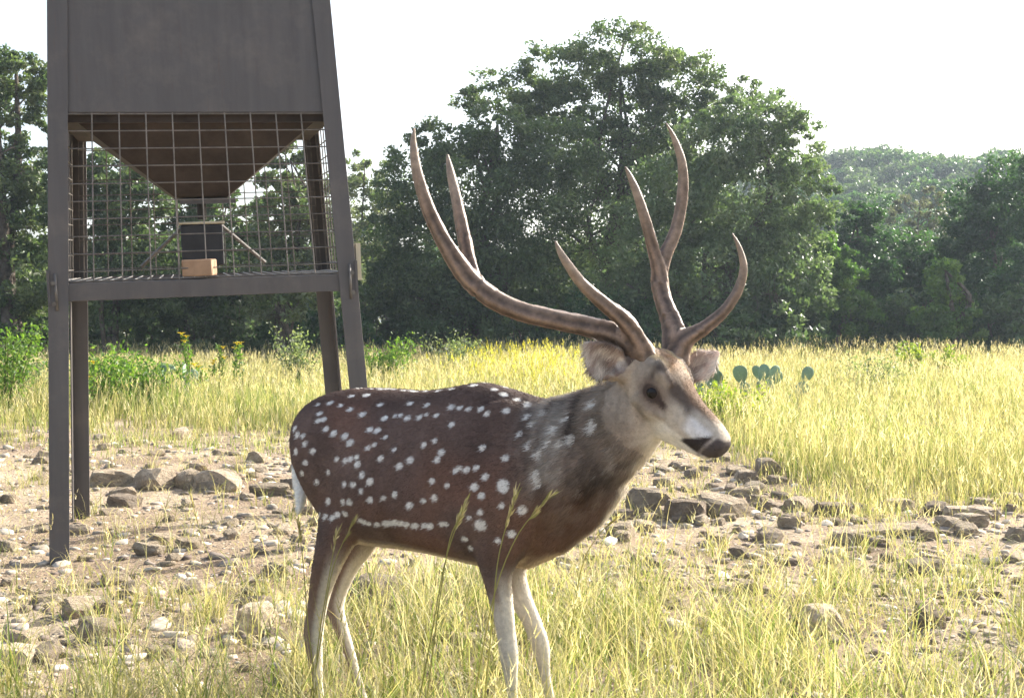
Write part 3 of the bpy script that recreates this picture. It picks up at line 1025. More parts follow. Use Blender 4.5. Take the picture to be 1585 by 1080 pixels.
# throat and chest front
frd = BN @ ((f_ * .72 - l_ * .62) / np.linalg.norm(f_ * .72 - l_ * .62)) - .25 * BN[:, 2]
C = mixv(C, (0.66, 0.60, 0.50), nw * sstep(.45, .75, frd + .3 * n1))
C = mixv(C, (0.17, 0.09, 0.055), sstep(.55, .75, s) * sstep(.70, .60, z) * sstep(.45, .52, z) * .7 * sstep(.75, .45, frd))
C = mixv(C, (0.55, 0.44, 0.32), sstep(.35, .75, s) * sstep(-.70, -.92, BN[:, 2]) * sstep(.40, .5, z) * .9)
hdist = np.linalg.norm(BV - np.array(HP) - h_ * .09, axis=1)
C = mixv(C, (0.33, 0.265, 0.20), sstep(.26, .14, hdist + .08 * n1) * .75)
# legs
lw = sstep(.50, .40, z)
C = mixv(C, (0.27, 0.195, 0.14), lw * sstep(.50, .36, z) * np.where(s < .35, .75, 1.0))
C = mixv(C, (0.16, 0.095, 0.065), lw * (s < .35) * sstep(.0, .5, nl) * sstep(.22, .40, z) * 0.9)
C = mixv(C, (0.62, 0.56, 0.47), lw * sstep(.3, -.4, nl))
C = mixv(C, (0.58, 0.52, 0.44), lw * (s > .35) * sstep(.43, .37, z) * 0.75)
C = mixv(C, (0.62, 0.56, 0.46), lw * sstep(.2, .7, BN @ f_) * 0.85)
C = mixv(C, (0.64, 0.55, 0.44), sstep(.57, .50, z) * sstep(.38, .44, z) * (s < .3) * sstep(.15, -.3, nl))
# tail: white tip
td = np.full(nV, 9.0)
for p in catmull([tuple(at(*q)) for q in tail_pts], 14):
    td = np.minimum(td, np.linalg.norm(BV - p, axis=1))
tailm = (td < .030) & (s < -.02)
C = np.where((tailm & (z < .66))[:, None], mixv(C, (0.85, 0.84, 0.80), sstep(.665, .645, z)), C)
C[z < .035] = (0.04, 0.035, 0.03)

# spots: where the photograph shows them on the near flank (rays onto the body), then mirrored on the far flank
bvh = BVHTree.FromPolygons([tuple(v) for v in BV], [tuple(p.vertices) for p in body_me.polygons])
flank = [(262, 237), (330, 228), (388, 242), (440, 266), (510, 292), (272, 287), (262, 328), (292, 320), (608, 238), (632, 314), (690, 302), (722, 296), (760, 312), (825, 308), (868, 292), (920, 297),
         (1005, 250), (1052, 256), (1100, 262), (1170, 262), (1203, 288), (1310, 272), (1006, 348), (130, 372), (145, 404), (178, 410), (188, 454), (136, 500), (232, 498), (192, 562), (172, 620),
         (305, 374), (350, 398), (410, 414), (440, 450), (550, 376), (592, 382), (636, 420), (575, 460), (540, 478), (686, 486), (612, 538), (850, 462), (912, 440), (948, 504), (775, 546), (714, 580),
         (925, 545), (445, 540), (475, 530), (415, 548), (478, 570), (366, 540), (318, 614), (255, 668), (548, 666), (500, 720), (408, 682), (455, 682), (508, 630), (318, 775), (400, 778), (436, 780),
         (553, 768), (626, 758), (686, 738), (770, 800), (850, 772), (908, 756), (980, 688), (895, 662), (1178, 476), (1308, 534), (1050, 592), (1028, 606), (1088, 600), (1142, 588), (1195, 638),
         (1132, 696), (1172, 745), (1103, 870), (1284, 800), (1340, 958), (1262, 995), (1078, 985), (1114, 1035), (1163, 838), (250, 832), (500, 148), (555, 150), (612, 153), (686, 153), (745, 159),
         (805, 165), (862, 165), (935, 160), (1010, 150), (1130, 130), (1245, 154), (1300, 184), (1370, 212), (1430, 244), (450, 190), (530, 186), (775, 232), (870, 240)]
big = [(1292, 676), (1165, 910), (1400, 824), (1292, 690)]
belly_line = [(270, 850), (300, 860), (340, 868), (370, 850), (412, 845), (500, 884), (520, 892), (545, 900), (590, 905), (640, 900), (665, 897), (695, 895), (725, 898), (750, 905), (800, 912), (855, 910), (885, 914), (950, 902), (975, 903)]
neck_sp = [(70, 392, 1), (145, 424, 1), (85, 487, 1), (210, 450, 1), (205, 520, 1.3), (235, 560, 1.9), (210, 680, 1.9), (265, 730, 2.0), (250, 850, 1.8), (262, 890, 1.6), (300, 500, 1.3), (420, 535, 1.2), (350, 595, 1.3), (385, 670, 1.6), (445, 650, 1.6), (565, 570, 1.8), (560, 450, 1.5),
           (318, 670, 1.1), (180, 1040, 1.1), (160, 620, 1)]
SP = []
for a, b_ in flank: SP.append((420 + a / 3.6, 560 + b_ / 3.6, .0070, 1.25, 0))
for a, b_ in big: SP.append((420 + a / 3.6, 560 + b_ / 3.6, .0125, 1.1, 0))
for a, b_ in belly_line: SP.append((420 + a / 3.6, 560 + b_ / 3.6, .0068, 1.5, 0))
for a, b_, e in neck_sp: SP.append((760 + a / 3.6, 500 + b_ / 3.6, .0078, e, 1))
camp = Vector((0, 0, CAM_H))
spot = np.zeros(nV)
rs = np.random.default_rng(3)
for px, py, rad, el, vert in SP:
    d = (at(px, py, 3.0) - camp).normalized()
    hit = bvh.ray_cast(camp, d)
    if hit[0] is None: continue
    p = np.array(hit[0])
    long_ = np.array((f_ * .93 + np.array((0, 0, .25)) if not vert else f_ * .15 + np.array((0, 0, 1.0))))
    long_ = long_ / np.linalg.norm(long_)
    rad *= rs.uniform(.8, 1.2)
    for side in (0, 1):
        q = p
        if side:
            if vert: break
            q = p - 2 * ((p - orig) @ l_) * l_ + f_ * rs.uniform(-.03, .03)
        D = BV - q
        ds = np.einsum('ij,ij->i', D, D)
        m_ = np.where(ds < .0025)[0]
        if not len(m_): continue
        al = D[m_] @ long_
        pe = np.sqrt(np.maximum(0, ds[m_] - al ** 2))
        e = np.sqrt((al / el) ** 2 + pe ** 2) / rad * (1 + .25 * n2[m_])
        spot[m_] = np.maximum(spot[m_], sstep(1.18, .80, e) * (0.95 if not vert else .85))
C = mixv(C, (0.74, 0.72, 0.68), spot)

# face
dH = (BV - np.array(HP)) / HS
hs_ = dH @ h_ * (HS / SL); hv_ = dH @ np.array(hu); hl = dH @ np.array(hr)
hw = sstep(.115, .09, np.abs(hl)) * sstep(.34, .32, hs_) * sstep(.10, .07, hv_) * sstep(-.20, -.14, hv_ + .03 * n1)
hw = hw * sstep(-.055, .035, hs_ + .05 * n1 - 0.35 * np.clip(-hv_ - .04, 0, .2))
FC = np.tile(np.array((0.34, 0.285, 0.225)), (nV, 1)) * (1 + .55 * n2 + .25 * n1)[:, None]
ahl = np.abs(hl)
FC = mixv(FC, (0.50, 0.44, 0.36), sstep(.12, .17, hs_) * sstep(.0, -.03, hv_))                   # pale muzzle sides
FC = mixv(FC, (0.24, 0.145, 0.08), sstep(.13, .08, hs_) * sstep(-.012, .010, hv_) * sstep(.05, .035, ahl) * np.clip(.75 + 1.2 * n2, 0, 1))  # brown forehead
FC = mixv(FC, (0.50, 0.38, 0.22), sstep(.012, .004, np.abs(ahl - .034)) * sstep(.10, .03, hs_) * sstep(-.005, .012, hv_) * .8)
FC = mixv(FC, (0.060, 0.043, 0.036), .85 * sstep(.015, .006, np.abs(ahl - (.058 - .28 * np.clip(hs_ - .07, 0, .1)))) * sstep(.045, .070, hs_) * sstep(.215, .175, hs_) * sstep(-.044, -.024, hv_ + .10 * np.clip(hs_ - .1, 0, .1)))  # chevron
FC = mixv(FC, (0.16, 0.105, 0.07), sstep(.035, .02, ahl) * sstep(.10, .13, hs_) * sstep(.27, .23, hs_) * sstep(-.022, -.008, hv_))  # bridge
FC = mixv(FC, (0.72, 0.70, 0.68), sstep(.185, .215, hs_) * sstep(.275, .262, hs_) * sstep(-.025, -.036, hv_) * sstep(-.075, -.062, hv_))
FC = mixv(FC, (0.70, 0.66, 0.58), sstep(-.078, -.088, hv_) * sstep(.10, .16, hs_))                    # white chin
FC = mixv(FC, (0.045, 0.036, 0.034), sstep(.004, -.004, hv_ - (-.033 + (hs_ - .275) * .85) + .006 * n1) * sstep(-.100, -.092, hv_) * sstep(.205, .217, hs_) * sstep(.278, .272, hs_) * sstep(.010, .018, ahl))  # mouth corner patch
FC = mixv(FC, (0.30, 0.26, 0.24), sstep(.006, .001, np.abs(hs_ - (.272 + .25 * (hv_ + .06)))) * sstep(-.035, -.05, hv_) * .8)
nose = sstep(.272, .280, hs_ - .25 * (hv_ + .06)) * sstep(-.094, -.086, hv_) * sstep(-.027, -.033, hv_)
FC = mixv(FC, (0.075, 0.062, 0.060), nose)
for sd in (1, -1):
    de = np.sqrt((hs_ - EYE[0] - .004) ** 2 / 2.2 + (hv_ - EYE[1] + .12 * (hs_ - EYE[0])) ** 2 * 1.1) + 9 * (hl * sd < .02)
    FC = mixv(FC, (0.17, 0.12, 0.09), sstep(.036, .022, de) * .6)
    FC = mixv(FC, (0.060, 0.042, 0.034), sstep(.0225, .0165, de) * .95)
    FC = mixv(FC, (0.06, 0.042, 0.035), sstep(.010, .005, np.abs(hv_ - (EYE[1] - .25 * (hs_ - .10)))) * sstep(.10, .115, hs_) * sstep(.150, .130, hs_) * (hl * sd > .02))
C = mixv(C, [0, 0, 0], hw) + FC * np.clip(hw, 0, 1)[:, None]
# ears
for (bs, ax, nn, L_, W_) in (near_ear, far_ear):
    d = BV - np.array(bs); ua = d @ np.array(ax)
    dist = np.linalg.norm(d, axis=1)
    perp = np.linalg.norm(d - np.outer(ua, np.array(ax)), axis=1)
    inear = (ua > .015) & (ua < L_ + .01) & (perp < W_ * 1.25) & ~((hs_ > .0) & (np.abs(hl) < .055))
    facing = BN @ np.array(nn)
    EC = np.tile(np.array((0.30, 0.225, 0.165)), (nV, 1))
    inner = np.array((0.40, 0.32, 0.285)) * (1 + .6 * n2)[:, None] * (1.6 if bs is far_ear[0] else 1.0)  # far ear lightened: sun glowing through it is put into the colour
    EC = np.where((facing > .1)[:, None], inner, EC)
    EC = mixv(EC, (0.70, 0.66, 0.60), (facing > .1) * sstep(.03, .25, n2) * .8)
    EC = mixv(EC, (0.10, 0.07, 0.06), (facing > .2) * sstep(.035, .02, ua) * .6)
    uu_ = np.clip(ua / L_, 0, 1)
    wl_ = W_ * (.42 + .58 * np.sin(np.minimum(1, uu_ * 1.7) * math.pi / 2)) * (1 - np.clip((uu_ - .4) / .6, 0, 1) ** 1.5) + .002
    across = np.abs(d @ np.cross(np.array(nn), np.array(ax))) / wl_
    streak = np.sin(ua * 260 + 9 * n1) * .5 + .5
    EC = mixv(EC, (0.74, 0.71, 0.66), (facing > .1) * sstep(.75, .45, across) * sstep(.1, .3, uu_) * sstep(.85, .6, uu_) * streak * .75)
    EC = mixv(EC, (0.13, 0.09, 0.08), (facing > .1) * sstep(.30, .10, across) * sstep(.75, .35, uu_) * .6)
    EC = mixv(EC, (0.085, 0.065, 0.055), sstep(.72, .95, across) * (1.0 if bs is near_ear[0] else .3) * .85)
    C = np.where(inear[:, None], EC, C)
C = np.clip(C, 0.012, 0.9)
set_col(body_me, C)
body = link("body", body_me, M['coat'])

def to_parent(o, root):
    o.parent = root
    o.matrix_parent_inverse = root.matrix_world.inverted()
bpy.context.view_layer.update()
to_parent(body, deer)

# short fur lying along the body
tri = np.array([tuple(p.vertices)[:3] for p in body_me.polygons])
quad = np.array([tuple(p.vertices) if len(p.vertices) == 4 else tuple(p.vertices) + (p.vertices[-1],) for p in body_me.polygons])
nf = 190000
pc = BV[quad].mean(1)
wgt = np.where(pc[:, 2] < .40, .5, 1.0); wgt /= wgt.sum()
fi = rs.choice(len(quad), nf, p=wgt)
bw = rs.dirichlet((1, 1, 1, 1), nf)
P = np.einsum('ij,ijk->ik', bw, BV[quad[fi]])
Nn = np.einsum('ij,ijk->ik', bw, BN[quad[fi]]); Nn /= np.linalg.norm(Nn, axis=1)[:, None] + 1e-9
vi = quad[fi, rs.integers(0, 4, nf)]
Cc = C[vi] * rs.uniform(.78, 1.25, nf)[:, None]
flow = np.tile(-f_ * .85 + np.array((0, 0, -.5)), (nf, 1))
ish = hw[vi] > .3
flow[ish] = -h_ + np.array(hu) * .1
flow[(P[:, 2] < .45)] = np.array((0, 0, -1)) - f_ * .15
flow = flow + rs.normal(size=(nf, 3)) * .22
flow -= Nn * (flow * Nn).sum(1)[:, None]; flow /= np.linalg.norm(flow, axis=1)[:, None] + 1e-9
dirn = flow * .93 + Nn * rs.uniform(.12, .42, nf)[:, None]
ln = np.where(ish, .0055, np.where(P[:, 2] < .42, .006, .0085)) + .010 * np.clip(nw[vi], 0, 1) * ~ish
ln = ln * rs.uniform(.6, 1.25, nf)
nosev = (nose[vi] > .3) & ish
eyev = np.zeros(nf, bool)
for sd in (1, -1):
    pe = np.array(H(EYE[0], EYE[1], sd * EYE[2])); eyev |= np.linalg.norm(P - pe, axis=1) < .019
ok = ~(nosev | eyev)
side = np.cross(dirn, Nn + rs.normal(size=(nf, 3)) * .5); side /= np.linalg.norm(side, axis=1)[:, None] + 1e-9
hwid = np.where(ish, .0006, .0008)[:, None]
A = P - Nn * .001 - side * hwid; B = P - Nn * .001 + side * hwid; D = P + dirn * ln[:, None]
FV = np.stack([A, B, D], 1)[ok].reshape(-1, 3)
fur_me = np_mesh("fur", FV, np.arange(len(FV)).reshape(-1, 3), colr=np.repeat(Cc[ok], 3, 0))
fur = link("fur", fur_me, M['fur']); fur['kind'] = "stuff"
to_parent(fur, deer)

# eyes
for sd in (1, -1):
    bm = bmesh.new(); bmesh.ops.create_uvsphere(bm, u_segments=20, v_segments=14, radius=0.0178)
    me = bpy.data.meshes.new("eye"); bm.to_mesh(me); bm.free()
    me.polygons.foreach_set("use_smooth", np.ones(len(me.polygons), dtype=bool))
    o = link("eye", me, M['eye']); o.location = H(EYE[0], EYE[1], sd * EYE[2]); to_parent(o, deer)
# nostrils
for sd in (1, -1):
    mb = MB(); mb.tube([H(.286, -.048, sd * .017), H(.2935, -.050, sd * .0255), H(.293, -.056, sd * .028)], [.006, .0062, .004], 10)
    o = mb.build("nostril", M['eye'], None, True); to_parent(o, deer)
# hooves
for rows in (near_fore, far_fore, near_hind, far_hind):
    p = at(*rows[-1][:3])
    g0 = gh(p.x, p.y)
    for cl in (-1, 1):
        mb = MB()
        c0 = p + lat * (cl * .009)
        c1 = Vector((p.x, p.y, g0 - .004)) + fwd * .022 + lat * (cl * .012)
        rg = []
        for t in np.linspace(0, 1, 5):
            c = c0.lerp(c1, t)
            ra, rb = .018 + .014 * t, .010 + .004 * t
            rg.append([c + fwd * (ra * math.cos(a)) + lat * (rb * math.sin(a)) for a in np.linspace(0, 2 * math.pi, 12, endpoint=False)])
        mb.loft(rg)
        o = mb.build("hoof", M['hoof'], None, True); to_parent(o, deer)


# antlers
def mk_antler_mat():
    m, n, out = new_mat("antler")
    a = N(n, "ShaderNodeAttribute", attribute_name="tint")
    tc = n.nodes.new("ShaderNodeTexCoord")
    v = ramp(n, noise(n, 45, 5, 0.7, tc.outputs['Object']), [(0.3, (0.6,) * 3), (0.7, (1.35,) * 3)])
    c = mixc(n, a.outputs['Color'], v, 1.0, 'MULTIPLY')
    principled(n, out, c, 0.5, bump(n, noise(n, 120, 4, 0.7, tc.outputs['Object']), 0.4, 0.004), spec=0.4)
    return m
M['antler'] = mk_antler_mat()


def antler(branches):
    mb_ = MB(); tips = []
    for rows in branches:
        Q = catmull(rows, 40)
        pts = [at(q[0], q[1], q[2]) for q in Q]
        k = np.array([q[2] for q in Q]) / F_PX
        rad = np.maximum(np.array([q[3] for q in Q]) * k * .93, .0028)
        mb_.tube(pts, rad, 16)
        tips.append((np.array(pts[-1]), np.array([tuple(p) for p in pts])))
    me, V = remesh(mb_, 0.0028, 6, None, 0.4)
    n = len(V)
    NN = np.empty(n * 3); me.vertices.foreach_get("normal", NN); NN = NN.reshape(-1, 3)
    # lengthwise grooves and pearling
    best = np.full(n, 9.0); ang = np.zeros(n); arc = np.zeros(n); tipd = np.full(n, 9.0)
    for tp, pp in tips:
        d = np.linalg.norm(V[:, None, :] - pp[None, ::2, :], axis=2)
        j = d.argmin(1); dm = d.min(1)
        tang = np.gradient(pp, axis=0)[::2][j]; tang /= np.linalg.norm(tang, axis=1)[:, None]
        e1 = np.cross(tang, np.array((0.3, 1, 0.2))); e1 /= np.linalg.norm(e1, axis=1)[:, None]
        e2 = np.cross(tang, e1); off = V - pp[::2][j]
        a = np.arctan2((off * e2).sum(1), (off * e1).sum(1))
        up = dm < best
        ang = np.where(up, a, ang); arc = np.where(up, j, arc); best = np.minimum(best, dm)
        tipd = np.minimum(tipd, np.linalg.norm(V - tp, axis=1))
    g = np.sin(ang * 5 + 2.2 * fbm(arc * .35, ang * 0 + 3, 4, 2) * 3)
    fine = fbm(V[:, 0] * 90 + 40, V[:, 2] * 90 + V[:, 1] * 50 + 40, 8, 3)
    fade = sstep(.05, .22, tipd)
    V2 = V + NN * ((g * .0017 + fine * .0030) * fade)[:, None]
    me.vertices.foreach_set("co", V2.ravel()); me.update()
    Ca = np.tile(np.array((0.165, 0.115, 0.085)), (n, 1)) * (1 + .45 * g * fade + .9 * fine)[:, None]
    Ca = mixv(Ca, (0.36, 0.29, 0.22), sstep(.20, .04, tipd) * .7)
    Ca = mixv(Ca, (0.30, 0.22, 0.155), sstep(.35, .9, g) * .35)
    set_col(me, np.clip(Ca, .02, .8))
    me.name = "antler"
    o = link("antler", me, M['antler']); to_parent(o, deer)
    return o


a1 = antler([
    [(1002, 562, 2.612, 25), (985, 540, 2.60, 25), (958, 520, 2.60, 20.5), (915, 506, 2.60, 17.5), (860, 494, 2.605, 16.5), (800, 479, 2.61, 16.5), (755, 456, 2.61, 17), (722, 425, 2.61, 17), (690, 378, 2.60, 13.5), (664, 325, 2.59, 11.5), (646, 268, 2.58, 9.5), (640, 225, 2.575, 6.5), (641, 197, 2.57, 2.0)],
    [(1000, 560, 2.605, 20), (988, 530, 2.585, 17), (968, 497, 2.565, 14.5), (935, 470, 2.55, 12), (902, 440, 2.535, 10), (878, 408, 2.52, 8), (866, 388, 2.515, 5.5), (859, 372, 2.51, 2.2)],
    [(738, 445, 2.612, 15), (728, 412, 2.64, 12), (718, 365, 2.655, 11), (707, 310, 2.67, 9.5), (698, 270, 2.68, 7.5), (692, 238, 2.685, 2.8)]])
a1['label'] = "long right antler sweeping back with a forked upper beam"
a2 = antler([
    [(1046, 566, 2.665, 24), (1046, 535, 2.668, 23), (1040, 500, 2.68, 17.5), (1026, 460, 2.70, 14.5), (1021, 425, 2.71, 15), (1030, 395, 2.715, 12), (1047, 355, 2.72, 10.5), (1057, 300, 2.72, 9.5), (1056, 255, 2.715, 8.0), (1045, 218, 2.71, 5.5), (1031, 190, 2.70, 2.0)],
    [(1022, 432, 2.705, 12), (1014, 395, 2.70, 10.5), (1002, 350, 2.69, 9.5), (988, 305, 2.68, 8), (976, 275, 2.675, 5.5), (967, 257, 2.67, 2.2)],
    [(1046, 552, 2.66, 20), (1062, 524, 2.655, 15.5), (1090, 508, 2.65, 11.5), (1120, 482, 2.645, 9.5), (1142, 450, 2.64, 8.5), (1151, 415, 2.635, 7), (1144, 383, 2.63, 4.8), (1133, 360, 2.625, 1.8)]])
a2['label'] = "upright left antler with a high fork and an outward brow tine"


# ------------------------------------------------------------------ rocks and gravel
def rock_mesh(seed, sub=3, planes=13, flat=0.7):
    r_ = np.random.default_rng(seed)
    bm = bmesh.new(); bmesh.ops.create_icosphere(bm, subdivisions=sub, radius=1)
    me = bpy.data.meshes.new("rock"); bm.to_mesh(me); bm.free()
    V = np.array([tuple(v.co) for v in me.vertices]); V /= np.linalg.norm(V, axis=1)[:, None]
    n = r_.normal(size=(planes, 3)); n /= np.linalg.norm(n, axis=1)[:, None]
    n = np.vstack([n, [[0, 0, 1], [0, 0, -1], [1, .1, .1], [-1, .2, 0], [0, 1, .15], [.1, -1, .1]]])
    n /= np.linalg.norm(n, axis=1)[:, None]
    d = r_.uniform(.72, 1.0, len(n)); d[planes] = flat; d[planes + 1] = flat
    q = V @ n.T
    with np.errstate(divide='ignore', invalid='ignore'):
        t = np.where(q > .05, d / q, 9)
    rad = t.min(1)
    P_ = V * rad[:, None] + .035 * (r_.random((len(V), 3)) - .5)
    me.vertices.foreach_set("co", P_.ravel()); me.update()
    return me


rock_protos = [rock_mesh(200 + i, 3, 10 + i % 5, .55 + .05 * (i % 4)) for i in range(9)]
for me in rock_protos: me.materials.append(M['rock'])


def rock(loc_px, Y_, size, rz, label, group=None, proto=0, sink=.3, tilt=(0, 0), name="rock"):
    x = (loc_px - CX) / F_PX * Y_
    o = link(name, rock_protos[proto])
    o.scale = size
    o.location = (x, Y_, gh(x, Y_) + size[2] * (1 - 2 * sink) * .6)
    o.rotation_euler = (tilt[0], tilt[1], rz)
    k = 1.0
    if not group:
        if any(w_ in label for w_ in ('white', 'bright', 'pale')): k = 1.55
        elif 'dark' in label or 'shadowed' in label: k = .62  # shadowed stones carry their shade in a darker object colour
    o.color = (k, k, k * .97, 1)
    tag(o, label, "rock", group)
    return o


YG = lambda py: CAM_H * F_PX / (py - 500.0)
named = [
    (178, 752, (.17, .12, .115), .2, "weathered slab with a sloping left end, first in the row beneath the feeder", 0),
    (240, 755, (.16, .13, .125), 1.0, "blocky grey slab second in the row of stones beneath the feeder", 1),
    (292, 755, (.10, .10, .11), 2.0, "narrow stone wedged in the middle of the row beneath the feeder", 2),
    (338, 757, (.165, .11, .115), -.2, "pale slab with a bright broken end in the row beneath the feeder", 3),
    (418, 765, (.15, .11, .075), .1, "low dark flat stone between the feeder row and the buck's tail", 4),
    (240, 708, (.06, .05, .05), .6, "small rounded stone lying just behind the row beneath the feeder", 5),
    (280, 678, (.11, .07, .10), .9, "white upright stone in the grass behind the feeder row", 6),
    (1008, 795, (.17, .12, .135), .3, "dark shadowed boulder under the buck's chin", 7),
    (1062, 808, (.13, .12, .115), 1.3, "split grey boulder beside the dark one under the buck's chin", 8),
    (1118, 803, (.14, .12, .115), 2.1, "tan sunlit boulder at the end of the boulder cluster under the buck's chin", 0),
    (1188, 735, (.10, .10, .11), .4, "leaning grey stone in the gravel below the buck's nose", 3),
    (1155, 742, (.09, .08, .075), 1.7, "small squat grey stone beside the leaning one below the buck's nose", 4),
    (576, 945, (.135, .10, .115), .5, "dark brown boulder seen between the buck's fore and hind legs", 2),
    (398, 985, (.088, .055, .10), .8, "bright white jagged stone in the grass by the buck's hind legs", 6),
    (700, 1010, (.19, .045, .045), -.35, "long pale flat stone lying in the grass below the buck's belly", 1),
    (125, 950, (.085, .07, .07), .7, "grey stone with a rounded tan top left of the white jagged stone", 5),
    (150, 985, (.075, .07, .065), 2.7, "rounded tan stone half sunk in the left foreground grass", 7),
    (30, 1020, (.10, .08, .06), 1.4, "pale lump of limestone in the left foreground corner", 8),
    (18, 650, (.15, .10, .12), .3, "pale upright stone in the grass left of the feeder legs", 3),
    (255, 838, (.085, .07, .045), .9, "yellowish sunlit stone on the bare ground under the feeder", 6),
    (120, 818, (.06, .05, .05), .1, "small pale stone by the foot of the feeder's near left leg", 5),
    (1290, 800, (.12, .09, .075), .4, "flat dark-edged stone starting the ledge at the edge of the tall grass", 4),
    (1235, 795, (.085, .08, .075), .9, "squat stone between the tan boulder and the grass ledge", 5),
    (1390, 790, (.12, .08, .07), .2, "tilted flat stone in the middle of the grass ledge", 1),
    (1450, 800, (.095, .08, .065), 1.2, "dark-sided stone beyond the tilted flat one on the grass ledge", 7),
    (1500, 806, (.13, .09, .065), -.2, "pale wide stone at the far end of the grass ledge", 0),
    (1430, 890, (.13, .08, .06), .2, "shadowed low slab on the bare ground in front of the grass ledge", 2),
    (1360, 835, (.28, .12, .04), .05, "long thin limestone shelf in front of the grass ledge", 3),
    (1425, 668, (.14, .10, .10), .3, "pale stone in the middle of the tall grass on the right", 8),
    (1522, 742, (.11, .08, .09), .3, "white stone tucked in the tall grass at the right edge", 6),
    (1270, 985, (.09, .08, .075), 2.2, "pale stone among the foreground grass right of the buck's front hoofs", 7),
    (1445, 985, (.075, .06, .07), 1.2, "whitish stone among the foreground grass below the shadowed slab", 6),
]
for px, py, sz, rz, lab, pr in named:
    rock(px, YG(py), sz, rz, lab, None, pr, .25, (rs.uniform(-.15, .15), rs.uniform(-.15, .15)))

rr_ = np.random.default_rng(77)
zones = [(-60, 470, 6.6, 11.5, 130, .022, .085, "rubble_left"), (-60, 500, 3.6, 6.6, 110, .016, .060, "rubble_front"), (1000, 1240, 6.0, 9.5, 60, .025, .085, "rubble_chin"),
         (940, 1620, 5.6, 6.9, 90, .02, .075, "rubble_ledge"), (900, 1600, 4.3, 5.6, 80, .015, .045, "rubble_right"), (470, 900, 4.0, 8.0, 50, .018, .06, "rubble_mid")]
zlab = {"rubble_left": ("loose pale limestone fragment on the open ground behind the feeder's legs", "loose limestone behind the feeder legs"),
        "rubble_front": ("loose limestone fragment on the bare ground in front of the feeder", "loose limestone in front of the feeder"),
        "rubble_chin": ("loose limestone fragment in the gravel patch beyond the buck's muzzle", "loose limestone beyond the muzzle"),
        "rubble_ledge": ("small stone of the rubble ledge along the edge of the tall grass", "stones of the rubble ledge"),
        "rubble_right": ("small brown stone on the bare patch in front of the rubble ledge", "small stones in front of the ledge"),
        "rubble_mid": ("loose stone on the ground behind the buck's legs", "loose stones behind the buck's legs")}
cand = []
for x0, x1, y0, y1, n, s0, s1, key in zones:
    for k in range(n):
        Yk = rr_.uniform(y0, y1); px = rr_.uniform(x0, x1)
        sz = s0 + (s1 - s0) * rr_.random() ** 2.2
        cand.append((sz / Yk, px, Yk, (sz * rr_.uniform(.9, 1.6), sz * rr_.uniform(.8, 1.2), sz * rr_.uniform(.6, 1.0)), rr_.random() * 6.28, key, int(rr_.integers(9)),
                     (rr_.uniform(-.25, .25), rr_.uniform(-.25, .25))))
cand.sort(key=lambda c_: -c_[0])
for _, px, Yk, sz, rz, key, pr, tl in cand[:255]:
    rock(px, Yk, sz, rz, zlab[key][0], zlab[key][1], pr, .25, tl)
small_protos = []
for k in range(6):
    me = rock_mesh(400 + k, 2, 9, .6)
    small_protos.append(np.array([tuple(v.co) for v in me.vertices]))
    sfac = np.array([tuple(p.vertices) for p in me.polygons])
    bpy.data.meshes.remove(me)
RV, RF, RC, ro = [], [], [], 0
extra = [(0, rr_.uniform(-60, 1640), rr_.uniform(3.4, 10.5), (q_ * 1.2, q_ * .9, q_ * .45), rr_.random() * 6.28, '', 0, (rr_.uniform(-.3, .3), rr_.uniform(-.3, .3))) for q_ in .014 + .036 * rr_.random(1000) ** 2.2]
rcol = np.array([(0.24, 0.20, 0.165), (0.34, 0.29, 0.235), (0.46, 0.40, 0.32), (0.54, 0.48, 0.40)])
for _, px, Yk, sz, rz, key, pr, tl in cand[255:] + extra:
    x_ = (px - CX) / F_PX * Yk
    Mx = np.array(Euler((tl[0], tl[1], rz)).to_matrix())
    P_ = (small_protos[int(rr_.integers(6))] * np.array(sz)) @ Mx.T + np.array((x_, Yk, gh(x_, Yk) + sz[2] * .12))
    RV.append(P_); RF.append(sfac + ro); ro += len(P_)
    RC.append(np.tile(rcol[int(rr_.integers(4))] * rr_.uniform(.8, 1.2), (len(P_), 1)))
rubble = link("rubble", np_mesh("rubble", np.concatenate(RV), np.concatenate(RF), colr=np.concatenate(RC)), M['gravel'])
tag(rubble, "fist-sized angular limestone rubble scattered over the clearing", "rubble", kind="stuff")

# gravel
n = 17000
Yg = 3.2 + (11.5 - 3.2) * rr_.random(n) ** 1.25
xg = rr_.uniform(-.52, .52, n) * Yg
dens = fbm(xg * 1.1 + 30, Yg * 1.1 + 30, 41, 3) + .5
keep = rr_.random(n) < np.clip(dens * 1.5 - .25, .1, 1)
Yg, xg = Yg[keep], xg[keep]; n = len(Yg)
sz = .005 + .024 * rr_.random(n) ** 3.5
base = []
for k in range(10):
    me = rock_mesh(300 + k, 1, 6, .6)
    base.append(np.array([tuple(v.co) for v in me.vertices]))
    fac = np.array([tuple(p.vertices) for p in me.polygons])
    bpy.data.meshes.remove(me)
base = np.array(base)
pv = base[rr_.integers(0, 10, n)]
nv_ = pv.shape[1]
ang = rr_.random(n) * 6.28
ca, sa = np.cos(ang)[:, None], np.sin(ang)[:, None]
st = rr_.uniform(.8, 1.6, n)[:, None]
X = (pv[:, :, 0] * ca * st - pv[:, :, 1] * sa) * sz[:, None] + xg[:, None]
Yv = (pv[:, :, 0] * sa * st + pv[:, :, 1] * ca) * sz[:, None] + Yg[:, None]
Zv = pv[:, :, 2] * sz[:, None] * .7 + (ground_h(xg, Yg) + sz * .05)[:, None]
GV = np.stack([X, Yv, Zv], -1).reshape(-1, 3)
GF = (fac[None] + (np.arange(n) * nv_)[:, None, None]).reshape(-1, 3)
gp = np.array([(0.18, 0.14, 0.115), (0.27, 0.22, 0.18), (0.37, 0.31, 0.25), (0.46, 0.40, 0.33)])
